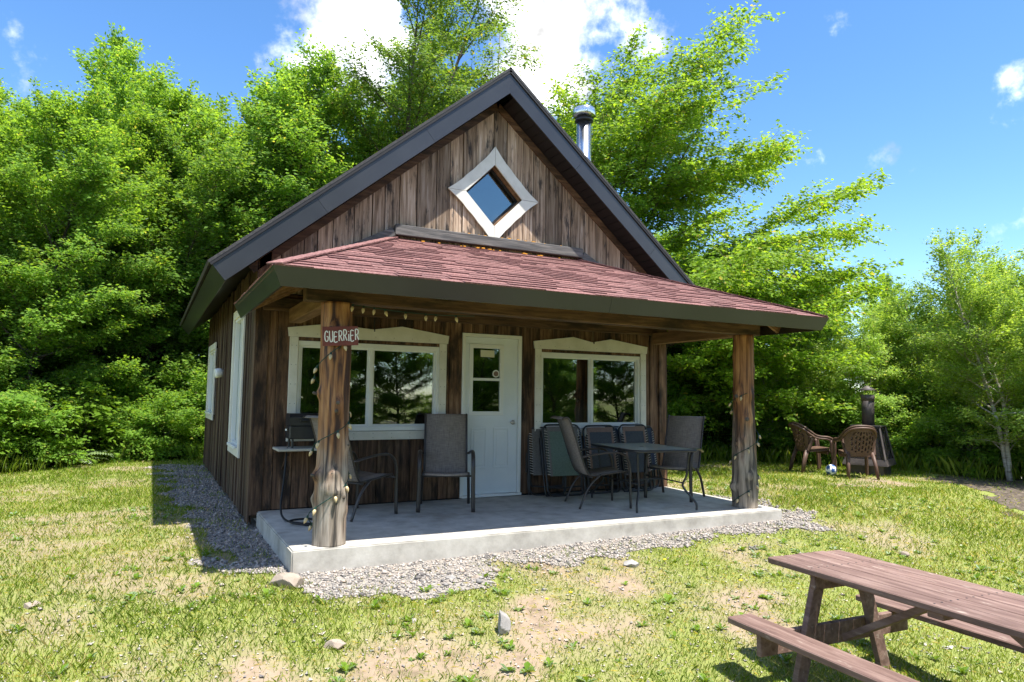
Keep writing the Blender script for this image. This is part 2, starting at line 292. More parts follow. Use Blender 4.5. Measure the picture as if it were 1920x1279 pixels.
# ------------------------------------------------------------------ ground
def sstep(a, b, x): t = np.clip((x-a)/(b-a), 0, 1); return t*t*(3-2*t)
_lat = rng.random((256, 256))
def vnoise(x, y, s=1.0, off=0):
    x = np.asarray(x, float)*s+off+500; y = np.asarray(y, float)*s+off*1.7+500
    xi = np.floor(x).astype(int); yi = np.floor(y).astype(int); fx = x-xi; fy = y-yi; fx = fx*fx*(3-2*fx); fy = fy*fy*(3-2*fy)
    g = lambda a, b: _lat[a % 256, b % 256]
    return (g(xi, yi)*(1-fx)+g(xi+1, yi)*fx)*(1-fy)+(g(xi, yi+1)*(1-fx)+g(xi+1, yi+1)*fx)*fy
def fbm(x, y, s=1., off=0): return .55*vnoise(x, y, s, off)+.3*vnoise(x, y, s*2.1, off+9)+.15*vnoise(x, y, s*4.3, off+17)
def gz(x, y):
    x = np.asarray(x, float); y = np.asarray(y, float)
    z = -.17-.113*np.clip(-1.9-y, 0, 4)
    z = z+.10*sstep(1.5, 8, x)*sstep(-5, -1.5, y)
    z = z-.10*np.clip(x-12.8, 0, 8)*sstep(6, 1, y)
    far = sstep(0, 3, np.maximum(np.abs(x-3)-6, np.abs(y-1)-5))
    z = z+(fbm(x, y, .5)-.5)*.07*(.35+far)+(vnoise(x, y, 3.1)-.5)*.018
    inside = sstep(.5, -.1, np.maximum(np.abs(x-2.9)-3.0, np.maximum(-2.0-y, y-7.3)))
    return z*(1-inside)+np.minimum(z, -.19)*inside
def axis(a, b, st, far, n): 
    c = np.arange(a, b+1e-6, st); e = np.geomspace(.3, far, n); return np.concatenate([a-e[::-1], c, b+e])
gx = axis(-7, 15, .16, 380, 22); gy = axis(-8.5, 12, .16, 380, 22)
X, Y = np.meshgrid(gx, gy); Z = gz(X, Y); nx, ny = len(gx), len(gy)
V = np.stack([X, Y, Z], -1).reshape(-1, 3)
F = [(j*nx+i, j*nx+i+1, (j+1)*nx+i+1, (j+1)*nx+i) for j in range(ny-1) for i in range(nx-1)]
mat('ground_soil', [(.25, (.12, .088, .06)), (.42, (.235, .175, .12)), (.58, (.28, .215, .15)), (.75, (.19, .165, .085))], ns=5.5, detail=12, rough=.95, bump=.6, rnd=0, bdist=.03)
ground = struct(obj('ground', V, F, 'ground_soil', None, True))
GROUND_XY = (V[:, 0].copy(), V[:, 1].copy())
def sheet(name, poly, m, dz, st=.12, jit=.10):
    """ground-hugging patch with a ragged edge"""
    P = np.array(poly); x0, y0 = P.min(0)-.2; x1, y1 = P.max(0)+.2
    xs = np.arange(x0, x1, st); ys = np.arange(y0, y1, st); X, Y = np.meshgrid(xs, ys)
    ok = inpoly(X+(vnoise(X, Y, 3.3, 3)-.5)*jit*4, Y+(vnoise(X, Y, 3.3, 8)-.5)*jit*4, P)
    V = np.stack([X, Y, gz(X, Y)+dz], -1).reshape(-1, 3); n = len(xs); fs = []
    for j in range(len(ys)-1):
        for i in range(n-1):
            if ok[j, i] and ok[j, i+1] and ok[j+1, i] and ok[j+1, i+1]: fs.append((j*n+i, j*n+i+1, (j+1)*n+i+1, (j+1)*n+i))
    return struct(obj(name, V, fs, m, None, True))
def inpoly(x, y, P):
    r = np.zeros(x.shape, bool); n = len(P)
    for i in range(n):
        (xa, ya), (xb, yb) = P[i], P[(i+1) % n]
        c = ((ya > y) != (yb > y)) & (x < (xb-xa)*(y-ya)/((yb-ya) if yb != ya else 1e-9)+xa); r ^= c
    return r
mat('gravel_base', [(.3, (.15, .135, .12)), (.5, (.27, .245, .215)), (.7, (.40, .36, .32))], ns=38, detail=5, rough=.95, bump=.8, rnd=0, bdist=.03)
mat('road_gravel', [(.3, (.36, .31, .27)), (.7, (.50, .44, .39))], ns=6, detail=8, rough=.95, rnd=0)
mat('bark_mulch', [(.3, (.035, .027, .02)), (.5, (.09, .07, .055)), (.7, (.19, .155, .12))], ns=14, detail=8, rough=.95, bump=.8, rnd=0, bdist=.03)
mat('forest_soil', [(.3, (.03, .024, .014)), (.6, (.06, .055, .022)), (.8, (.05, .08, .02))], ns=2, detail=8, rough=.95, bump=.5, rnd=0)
GRAV = [(-.85, 7.4), (-.8, 2.5), (-.55, -.6), (-.42, -1.9), (-.15, -2.45), (.3, -2.85), (1.0, -2.7), (1.8, -2.58), (3.0, -2.62), (4.0, -2.6), (5.2, -2.68), (6.1, -2.72), (6.5, -2.1), (6.25, -1.3), (6.0, 0), (6.2, 7.4)]
grav = sheet('gravel_bed', GRAV, 'gravel_base', .006, .06, .16)
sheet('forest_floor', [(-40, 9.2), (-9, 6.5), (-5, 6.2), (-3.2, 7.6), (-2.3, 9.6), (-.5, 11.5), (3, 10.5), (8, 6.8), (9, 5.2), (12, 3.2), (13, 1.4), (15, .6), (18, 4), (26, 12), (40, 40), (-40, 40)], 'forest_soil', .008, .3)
sheet('bark_mulch_bank', [(9.2, -3.3), (10.2, -2.0), (10.9, -.9), (11.9, -.1), (13.6, -.6), (13.4, -2.4), (11, -4.2)], 'bark_mulch', .007, .08, .22)
sheet('dirt_road', [(16, -6), (15.6, 0), (17, 4.5), (24, 7), (27, 3), (24, -6)], 'road_gravel', .03, .3)

# ------------------------------------------------------------------ cabin
CW, CL = 5.76, 7.2; RX, RZ, EZ = 2.916, 5.583, 2.669; EXL, EXR = -.582, 6.414; SLOPE = (RZ-EZ)/(RX-EXL)
th = math.atan(SLOPE); YF, YB = -.395, 7.5
def rooftop(x): return RZ-SLOPE*abs(x-RX)
def under(x, t=.27): return rooftop(x)-t/math.cos(th)
cabin = tag(empty('cabin', (0, 0, 0)), 'small weathered plank cabin with gable roof and red shingled porch roof', 'cabin')
def poly(o, name, pts, y0, y1, m, parent): return MB().prism(pts, y0, y1).build(name, m, parent)
# walls: dark sheathing with openings, planks in front
WIN = [(.40, 2.17, .86, 1.90), (3.61, 5.34, .86, 1.90)]; DOOR = (2.47, 3.335, -.03, 2.10)
def spans(x0, x1, z0, z1):
    """vertical pieces of a strip of the front wall, left by door and windows"""
    for a, b, c, d in WIN+[DOOR]:
        if x0 >= a-.001 and x1 <= b+.001:
            return ([(z0, c)] if c > z0+.02 else [])+[(d, z1)]
    return [(z0, z1)]
xs = [0, .40, 2.17, 2.47, 3.335, 3.61, 5.34, CW]
wf = MB()
for a, b in zip(xs[:-1], xs[1:]):
    for z0, z1 in spans(a, b, -.03, 2.45): wf.box(a, b, .012, .09, z0, z1)
cx, cz, ci = 2.875, 3.95, .445
gp = [(0, 2.45), (CW, 2.45), (CW, under(CW)-.01), (RX, under(RX)-.01), (0, under(0)-.01)]
# gable sheathing as two halves around the diamond opening
wf.prism([(0, 2.45), (cx, 2.45), (cx, cz-ci), (cx-ci, cz), (cx, cz+ci), (cx, under(cx)-.01), (0, under(0)-.01)], .012, .09)
wf.prism([(cx, 2.45), (CW, 2.45), (CW, under(CW)-.01), (RX, under(RX)-.01), (cx, under(cx)-.01), (cx, cz+ci), (cx+ci, cz), (cx, cz-ci)], .012, .09)
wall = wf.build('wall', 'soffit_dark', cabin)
def split(a, b, w):
    n = max(1, round((b-a)/w)); c = [a+(b-a)*(i+(random.uniform(-.22, .22) if 0 < i < n else 0))/n for i in range(n+1)]; return list(zip(c[:-1], c[1:]))
for a, b in zip(xs[:-1], xs[1:]):
    for p, q in split(a, b, .19):
        d = random.uniform(0, .012)
        for z0, z1 in spans(a, b, 0.004, 2.42):
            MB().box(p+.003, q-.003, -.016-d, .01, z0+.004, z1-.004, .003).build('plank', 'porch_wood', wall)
gx_ = []
for a, b in ((.0, cx-ci), (cx-ci, cx), (cx, cx+ci), (cx+ci, CW)): gx_ += split(a, b, .2)
for p, q in gx_:
    gi = gi+1 if 'gi' in globals() else 0; d = random.uniform(0, .016); p += .006; q -= .006; zt = lambda x: under(x)-.012
    mid = (p+q)/2
    if abs(mid-cx) < ci:
        zi = lambda x: max(0, ci-abs(x-cx))
        pcs = [[(p, 2.43), (q, 2.43), (q, cz-zi(q)), (p, cz-zi(p))], [(p, cz+zi(p)), (q, cz+zi(q)), (q, zt(q)), (p, zt(p))]]
    else: pcs = [[(p, 2.43), (q, 2.43), (q, zt(q))]+([(RX, zt(RX))] if p < RX < q else [])+[(p, zt(p))]]
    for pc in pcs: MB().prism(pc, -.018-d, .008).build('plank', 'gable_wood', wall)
# side and rear walls
LW = [(.97, 2.05, .60, 2.30), (5.15, 6.55, .90, 2.08)]
def sidewall(x, sgn, wins):
    ys = sorted([0.0, CL]+[v for w in wins for v in w[:2]]); mb = MB(); segs = []
    ztop = under(0)-.02
    for a, b in zip(ys[:-1], ys[1:]):
        w = [w for w in wins if a >= w[0]-.001 and b <= w[1]+.001]
        zz = [(-.08, w[0][2]), (w[0][3], ztop)] if w else [(-.08, ztop)]
        for z0, z1 in zz: segs.append((a, b, z0, z1)); mb.box(min(x, x-sgn*.09), max(x, x-sgn*.09), a+.012*(a == 0), b, z0, z1)
    o = mb.build('wall', 'interior', cabin)
    for a, b, z0, z1 in segs:
        for p, q in split(a, b, .145):
            d = random.uniform(.012, .03)+(.018 if random.random() < .4 else 0)
            MB().box(min(x+sgn*.001, x+sgn*d), max(x+sgn*.001, x+sgn*d), p+.005, q-.005, z0-.06*(z0 < 0), z1, .003).build('plank', 'side_wood', o)
    return o
wl = sidewall(-.001, -1, LW); wr_ = sidewall(CW+.001, 1, [])
MB().prism([(0.1, -.08), (CW-.1, -.08), (CW-.1, under(0)), (RX, under(RX)-.02), (.1, under(0))], CL-.09, CL).build('wall', 'side_wood', cabin)
for x, sx in ((-.035, 1), (CW+.035, -1)):
    MB().box(min(x, x+sx*.13), max(x, x+sx*.13), -.05, -.032, -.04, under(0)-.05 if False else 2.9, .003).build('corner_board', 'porch_wood', cabin)
    MB().box(min(x-sx*.018, x), max(x-sx*.018, x), -.05, .12, -.12, 2.95, .003).build('corner_board', 'side_wood', cabin)
MB().box(.09, CW-.09, .09, CL-.09, -.06, -.01).build('floor', 'interior', cabin)
# main roof
roof = MB()
t0 = .03; tx, tz = math.sin(th), math.cos(th)
def slab(mb, side, a0, a1, n0, n1, y0, y1):
    """slab along one slope: a = distance down from ridge, n = depth under the roof surface"""
    s = -1 if side == 'L' else 1; V = []
    for y in (y0, y1):
        for a, n in ((a0, n0), (a1, n0), (a1, n1), (a0, n1)):
            V.append((RX+s*(a*tz-n*tx), y, RZ-a*tx-n*tz))
    mb.add(V, [(0, 1, 2, 3), (7, 6, 5, 4), (0, 4, 5, 1), (1, 5, 6, 2), (2, 6, 7, 3), (3, 7, 4, 0)])
RLn = (RX-EXL)/tz
for s in 'LR': slab(roof, s, 0 if s == 'L' else .001, RLn+.015, 0, .03, YF-.02, YB+.02)
roofo = roof.build('roof', 'roof_dark', cabin)
for s in 'LR':
    m = MB(); slab(m, s, -.0, RLn+.012, .031, .06, YF-.017, YF+.02); m.build('drip_edge', 'black_edge', roofo)
    for a0, a1 in ((.0, 1.55), (1.553, 3.2), (3.203, RLn)):
        m = MB(); sg = -1 if s == 'L' else 1; V = []
        for y in (YF, YF+.022):
            for a, n in ((a0, .061), (a1, .061), (a1, .265), (a0, .265)):
                aa = n*SLOPE+(.0008 if s == 'R' else 0) if a == 0 else a
                V.append((RX+sg*(aa*tz-n*tx), y, RZ-aa*tx-n*tz))
        m.add(V, [(0, 1, 2, 3), (7, 6, 5, 4), (0, 4, 5, 1), (1, 5, 6, 2), (2, 6, 7, 3), (3, 7, 4, 0)]); m.build('rake_fascia', 'fascia_metal', roofo)
    for y0, y1 in ((YF+.024, 1.9), (1.903, 4.6), (4.603, YB)):
        m = MB(); slab(m, s, RLn-.02, RLn+.002, .061, .265, y0, y1); m.build('eave_fascia', 'fascia_metal', roofo)
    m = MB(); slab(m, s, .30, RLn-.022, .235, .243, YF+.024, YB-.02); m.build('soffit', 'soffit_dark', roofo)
    k = 0; a = .36
    while a < RLn-.12:
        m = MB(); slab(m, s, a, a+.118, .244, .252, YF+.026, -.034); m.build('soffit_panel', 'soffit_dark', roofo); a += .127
    m = MB(); sg = -1 if s == 'L' else 1; V = []
    for y in (-.05, -.034):
        for a, n in ((.29*SLOPE, .256), (RLn-.35, .256), (RLn-.35, .345), (.345*SLOPE, .345)): V.append((RX+sg*(a*tz-n*tx), y, RZ-a*tx-n*tz))
    m.add(V, [(0, 1, 2, 3), (7, 6, 5, 4), (0, 4, 5, 1), (1, 5, 6, 2), (2, 6, 7, 3), (3, 7, 4, 0)]); m.build('rake_trim', 'beam_wood', cabin)
# porch slab
SL = [(.045, -2.16, 0), (5.84, -2.12, -.04), (5.80, -.02, -.012), (.045, -.02, 0)]
sb = MB(); sb.add([(x, y, z) for x, y, z in SL]+[(x, y, -.32) for x, y, z in SL], [(0, 1, 2, 3), (7, 6, 5, 4), (0, 4, 5, 1), (1, 5, 6, 2), (2, 6, 7, 3), (3, 7, 4, 0)])
slabo = sb.build('porch_slab', 'concrete', cabin)
bm = bmesh.new(); bm.from_mesh(slabo.data); bmesh.ops.bevel(bm, geom=list(bm.edges), offset=.012, segments=2, affect='EDGES'); bm.to_mesh(slabo.data); bm.free()
MB().box(.1, CW-.1, -.018, CL-.1, -.33, -.1).build('foundation', 'concrete', cabin)
# porch roof
PX0, PX1, PY, PZ, TX0, TX1, TZ = -.26, 6.02, -2.68, 2.27, 1.54, 4.22, 3.23
c00, c10, c01, c11, ta, tb = (Vector(v) for v in ((PX0, PY, PZ), (PX1, PY, PZ), (PX0, .0, PZ), (PX1, .0, PZ), (TX0, 0, TZ), (TX1, 0, TZ)))
planes = [(c00, c10, tb, ta), (c01, c00, ta), (c10, c11, tb)]
pr = MB()
for pl in planes:
    nrm = (pl[1]-pl[0]).cross(pl[2]-pl[0]).normalized(); n = len(pl)
    pr.add([p for p in pl]+[p-Vector((0, 0, .03)) for p in pl], [tuple(range(n)), tuple(range(2*n-1, n-1, -1))]+[(i, i+n, (i+1) % n+n, (i+1) % n) for i in range(n)])
proof = pr.build('porch_roof', 'rafter_wood', cabin)
def shingles(pl, expo, tw, first):
    o, e = pl[0], (pl[1]-pl[0]); eL = e.length; e.normalize(); nrm = e.cross(pl[2]-pl[0]).normalized(); up = nrm.cross(e)
    sL = (pl[2]-o).dot(up); eA = (pl[-1]-o).dot(e); eB = (pl[2]-o).dot(e); lst = []
    k = 0; s = -.015
    while s < sL-.03:
        s1 = min(s+expo*1.12, sL); x = -random.uniform(0, tw)
        lo = lambda q: max(0, q)/sL*eA; hi = lambda q: eL+(eB-eL)*max(0, q)/sL
        while x < eL:
            w = tw*random.uniform(.65, 1.25); a, b = x+.003, x+w-.003; x += w
            a0, b0, a1, b1 = max(a, lo(s)), min(b, hi(s)), max(a, lo(s1)), min(b, hi(s1))
            if b0-a0 < .02: continue
            if b1 < a1: a1 = b1 = min(max((a1+b1)/2, lo(s1)), hi(s1))
            t = random.choice((.008, .009, .015, .016)); P = lambda ee, ss, hh: o+e*ee+up*ss+nrm*hh
            V = [P(a0, s, .001), P(b0, s, .001), P(b1, s1, .0015), P(a1, s1, .0015), P(a0, s, t), P(b0, s, t), P(b1, s1, .003), P(a1, s1, .003)]
            lst.append((b0-a0, V))
        s += expo
    return lst
fr = shingles(planes[0], .125, .31, True); fr.sort(key=lambda a: -a[0])
for w, V in fr[:298]: MB().add(V, BF).build('shingle', 'shingle_red', proof)
rest = MB()
for w, V in fr[298:]: rest.add(V, BF)
for pl in planes[1:]:
    for w, V in shingles(pl, .125, .31, False): rest.add(V, BF)
stuff(rest.build('shingles', 'shingle_red', proof))
for a, b in ((c00, ta), (c10, tb)):
    m = MB(); n = 16
    for i in range(n):
        p, q = a.lerp(b, i/n), a.lerp(b, (i+1.2)/n if i < n-1 else 1)
        m.beam(p+Vector((0, 0, .012)), q+Vector((0, 0, .017)), .13, .012, 0)
    m.build('hip_cap', 'shingle_red', proof)
# porch fascia (square to the roof planes)
def fascia(a, b, inward, ang, y=.15):
    a, b = Vector(a), Vector(b); d = Vector(inward)*math.sin(ang)-Vector((0, 0, 1))*math.cos(ang); o = -Vector(inward)*.012*math.cos(ang); up = Vector((0, 0, .004))
    return a, b, d, o, up
sF, sS = math.atan(.96/2.68), math.atan(.96/1.8)
dF = Vector((0, math.sin(sF), -math.cos(sF)))*.155; dL = Vector((math.sin(sS), 0, -math.cos(sS)))*.155; dR = Vector((-math.sin(sS), 0, -math.cos(sS)))*.155
corner_d = {0: Vector((dL.x, dF.y, -.148)), 1: Vector((dR.x, dF.y, -.148))}
def fas(p, q, dp, dq, th_, name, m):
    p, q = Vector(p), Vector(q); t = Vector(th_)
    V = [p, q, q+dq, p+dp, p+t, q+t, q+dq+t, p+dp+t]; return MB().add(V, BF).build(name, m, proof)
zl = Vector((0, 0, -.002)); eo = .012
k0 = c00+Vector((-eo, -eo, 0))+zl; k1 = c10+Vector((eo, -eo, 0))+zl
for i in range(2):
    a, b = k0.lerp(k1, i/2+(.0004 if i else 0)), k0.lerp(k1, (i+1)/2); da, db = corner_d[0].lerp(corner_d[1], i/2), corner_d[0].lerp(corner_d[1], (i+1)/2)
    fas(a, b, da, db, (0, .018, 0), 'porch_fascia', 'fascia_metal')
for k, cd_, bk, dd, tt in ((k0, corner_d[0], Vector((PX0-eo, .04, PZ-.002)), dL, .018), (k1, corner_d[1], Vector((PX1+eo, .04, PZ-.002)), dR, -.018)):
    bk_ = Vector((bk.x, bk.y, bk.z)); dd_ = Vector((cd_.x, 0, cd_.z))
    mid = k.lerp(bk_, .52); fas(k+Vector((0, .019, 0)), mid, cd_, dd_.lerp(cd_, .45), (tt, 0, 0), 'porch_fascia', 'fascia_metal'); fas(mid+Vector((0, .003, 0)), bk_, dd_.lerp(cd_, .45), dd_, (tt, 0, 0), 'porch_fascia', 'fascia_metal')
# rafters
for i in range(11):
    x = .02+i*(CW-.04)/10
    yt = 0 if TX0 <= x <= TX1 else (-2.68*(1-(x-PX0)/1.8) if x < TX0 else -2.68*(1-(PX1-x)/1.8))
    zt = PZ+(yt-PY)/2.68*.96
    if yt-PY > .4: MB().beam((x, PY+.04, PZ-.098), (x, yt-.06, zt-.118), .04, .10, .003).build('rafter', 'rafter_wood', proof)
for sx, x0, xt in ((1, PX0, TX0), (-1, PX1, TX1)):
    for y in (-.5, -1.0, -1.5, -2.0):
        L_ = 1.8*(1+y/2.68)-.12
        MB().beam((x0+sx*.04, y, PZ-.10), (x0+sx*(L_), y, PZ-.10+(L_-.04)*.96/1.8), .04, .10, .003).build('rafter', 'rafter_wood', proof)
# beams and posts
MB().box(.02, CW-.02, -.115, -.034, 2.22, 2.37, .008).build('ledger_beam', 'beam_wood', cabin)
MB().beam((.1, -2.02, 2.187), (5.75, -1.83, 2.187), .15, .175, .008).build('porch_beam', 'beam_wood', cabin)
for x, yb in ((.36, -1.935), (5.54, -1.755)): MB().box(x-.07, x+.07, yb, -.12, 2.085, 2.245, .008).build('porch_beam', 'rafter_wood', cabin)
def log_mat():
    m = bpy.data.materials.new('log_wood'); m.use_nodes = True; t = m.node_tree; p = t.nodes['Principled BSDF']; lk = t.links.new
    co = nn(t, 'ShaderNodeTexCoord'); mu = nn(t, 'ShaderNodeVectorMath', operation='MULTIPLY'); mu.inputs[1].default_value = (22, 22, 1.6); lk(co.outputs['Object'], mu.inputs[0])
    nz = nn(t, 'ShaderNodeTexNoise'); nz.inputs['Scale'].default_value = 1; nz.inputs['Detail'].default_value = 8; nz.inputs['Distortion'].default_value = .7; lk(mu.outputs[0], nz.inputs['Vector'])
    r1 = nn(t, 'ShaderNodeValToRGB'); e = r1.color_ramp.elements; e.new(.5); 
    for i, (pp, c) in enumerate(((.38, (.04, .013, .006)), (.5, (.22, .088, .028)), (.66, (.42, .21, .078)))): e[i].position = pp; e[i].color = (*c, 1)
    r2 = nn(t, 'ShaderNodeValToRGB'); e = r2.color_ramp.elements; e.new(.5)
    for i, (pp, c) in enumerate(((.37, (.05, .042, .035)), (.48, (.22, .18, .14)), (.64, (.38, .325, .27)))): e[i].position = pp; e[i].color = (*c, 1)
    lk(nz.outputs['Fac'], r1.inputs[0]); lk(nz.outputs['Fac'], r2.inputs[0])
    sp = nn(t, 'ShaderNodeSeparateXYZ'); lk(co.outputs['Object'], sp.inputs[0])
    n2 = nn(t, 'ShaderNodeTexNoise'); n2.inputs['Scale'].default_value = 1; mu2 = nn(t, 'ShaderNodeVectorMath', operation='MULTIPLY'); mu2.inputs[1].default_value = (5, 5, 1.1); lk(co.outputs['Object'], mu2.inputs[0]); lk(mu2.outputs[0], n2.inputs['Vector']); n2.inputs['Detail'].default_value = 5
    a = nn(t, 'ShaderNodeMath', operation='MULTIPLY_ADD'); lk(n2.outputs['Fac'], a.inputs[0]); a.inputs[1].default_value = 2.6; lk(sp.outputs['Z'], a.inputs[2])
    mr = nn(t, 'ShaderNodeMapRange', interpolation_type='SMOOTHSTEP'); lk(a.outputs[0], mr.inputs[0]); mr.inputs[1].default_value = 1.65; mr.inputs[2].default_value = 2.5
    mm = nn(t, 'ShaderNodeMix', data_type='RGBA'); lk(mr.outputs[0], mm.inputs[0]); lk(r2.outputs[0], mm.inputs[6]); lk(r1.outputs[0], mm.inputs[7]); lk(mm.outputs[2], p.inputs['Base Color'])
    p.inputs['Roughness'].default_value = .65; bp = nn(t, 'ShaderNodeBump'); bp.inputs['Strength'].default_value = .8; bp.inputs['Distance'].default_value = .02; lk(nz.outputs['Fac'], bp.inputs['Height']); lk(bp.outputs[0], p.inputs['Normal']); MT['log_wood'] = m
log_mat()
def logpost(px, py, z0, z1, r, bumps, seed):
    rs = np.random.default_rng(seed); k, n = 36, 90; V = []; ph = rs.random(6)*6; bumps = bumps+[(rs.uniform(0, 6.28), rs.uniform(.1, 1.95), rs.uniform(.006, .02), rs.uniform(.025, .07)) for _ in range(16)]
    for i in range(n):
        t = i/(n-1); z = z0+(z1-z0)*t
        cxo = .018*math.sin(2.2*t+ph[0]); cyo = .012*math.sin(3*t+ph[1])
        for j in range(k):
            a = 2*math.pi*j/k
            R = r*(1-.10*t)*(1+.045*math.sin(2*a+ph[2]+3*t)+.02*math.sin(5*a+ph[3]+3*t)+.03*math.sin(7*t+ph[4])+.012*math.sin(11*a+ph[5]+1.5*t)+.035*math.exp(-t*9))
            for (ba, bz, bh, bs) in bumps:
                da = (a-ba+math.pi) % (2*math.pi)-math.pi; R += bh*math.exp(-((da*r)**2+(z-bz)**2)/(2*bs*bs))
            V.append((px+cxo+R*math.cos(a), py+cyo+R*math.sin(a), z))
    F = [(i*k+j, i*k+(j+1) % k, (i+1)*k+(j+1) % k, (i+1)*k+j) for i in range(n-1) for j in range(k)]+[tuple(range(k-1, -1, -1)), tuple((n-1)*k+j for j in range(k))]
    o = obj('porch_post', V, F, 'log_wood', cabin, True)
    for (ba, bz, bh, bs) in bumps:
        if bh > .018 and bs < .062:
            c = Vector((px+(r*.93+bh)*math.cos(ba), py+(r*.93+bh)*math.sin(ba), bz)); d = Vector((math.cos(ba), math.sin(ba), .25)).normalized()
            MB().tube([c-d*.05, c+d*.008, c+d*.016], [bs*.55, bs*.42, bs*.2], 9).build('knot', 'bark_brown', o, True)
    return o
av = math.atan2(CAMP[1]+2.1, CAMP[0]-.34)
logpost(.375, -2.0, -.01, 2.098, .142, [(av+.1, .62, .022, .03), (av-.15, .50, .014, .10), (av+.35, .45, .022, .025), (av-.95, .60, .05, .035), (av+.3, 1.22, .022, .035), (av-.2, 1.86, .03, .05), (av+1.2, .85, .02, .03), (av-1.3, 1.3, .03, .03)], 3)
av2 = math.atan2(CAMP[1]+1.8, CAMP[0]-5.48)
logpost(5.56, -1.80, -.045, 2.098, .142, [(av2-.6, 1.33, .035, .05), (av2+.2, 1.05, .022, .06), (av2-.7, .75, .03, .04), (av2+.4, .35, .028, .06), (av2-1.2, .22, .035, .04)], 5)
# flashing boards where porch roof meets gable
for a, b in (((TX0-.03, 3.345), (TX1+.03, 3.345)),): MB().beam((a[0], -.075, a[1]-.03), (b[0], -.075, b[1]-.03), .085, .13, .006, up=(0, 0, 1)).build('flashing_board', 'grey_beam', cabin)
MB().beam((TX0-.04, -.07, 3.29), (TX0-.62, -.07, 2.98), .07, .11, .006).build('flashing_board', 'grey_beam', cabin)
MB().beam((TX1+.04, -.07, 3.29), (TX1+.62, -.07, 2.98), .07, .11, .006).build('flashing_board', 'grey_beam', cabin)
lit = MB()
for i in range(30):
    x = random.uniform(TX0-.1, TX1+.1); x = random.choice((x, random.gauss(2.9, .35)))
    top = random.random() < .45; c = Vector((x, -.085 if top else random.uniform(-.19, -.13), 0)); c.z = 3.387 if top else TZ+c.y*.96/2.68+.022
    if not (TX0 < x < TX1): continue
    s = random.uniform(.006, .017); lit.box(c.x-s*1.4, c.x+s*1.4, c.y-s, c.y+s, c.z-.006, c.z+s*.5)
stuff(lit.build('catkin_litter', 'orange_litter', cabin))
# diamond window
dw = MB().prism([(cx, cz-ci), (cx+ci, cz), (cx, cz+ci), (cx-ci, cz)], .075, .079).build('diamond_window', 'glass', cabin)
def ring(mb, ro, ri, y0, y1):
    o = [(cx, cz-ro), (cx+ro, cz), (cx, cz+ro), (cx-ro, cz)]; i = [(cx, cz-ri), (cx+ri, cz), (cx, cz+ri), (cx-ri, cz)]
    for k in range(4): mb.prism([o[k], o[(k+1) % 4], i[(k+1) % 4], i[k]], y0, y1)
m = MB(); ring(m, ci-.002, ci-.045, -.012, .072); m.build('reveal', 'rafter_wood', dw)
m = MB(); ring(m, ci-.046, ci-.075, .03, .072); m.build('sash', 'black_edge', dw)
for k in range(4):
    an = k*math.pi/2; R2 = lambda p: (cx+p[0]*math.cos(an)-p[1]*math.sin(an), cz+p[0]*math.sin(an)+p[1]*math.cos(an))
    g = .0025; pts = [(.668-g, g), (.55, .088), (.46, .165), (.395, .235), (.31, .31), (.235, .395), (.165, .46), (.088, .55), (g, .668-g), (g, ci-.03), (ci-.03, g)]
    MB().prism([R2(p) for p in pts], -.072, -.053).build('trim_board', 'trim_white', dw)
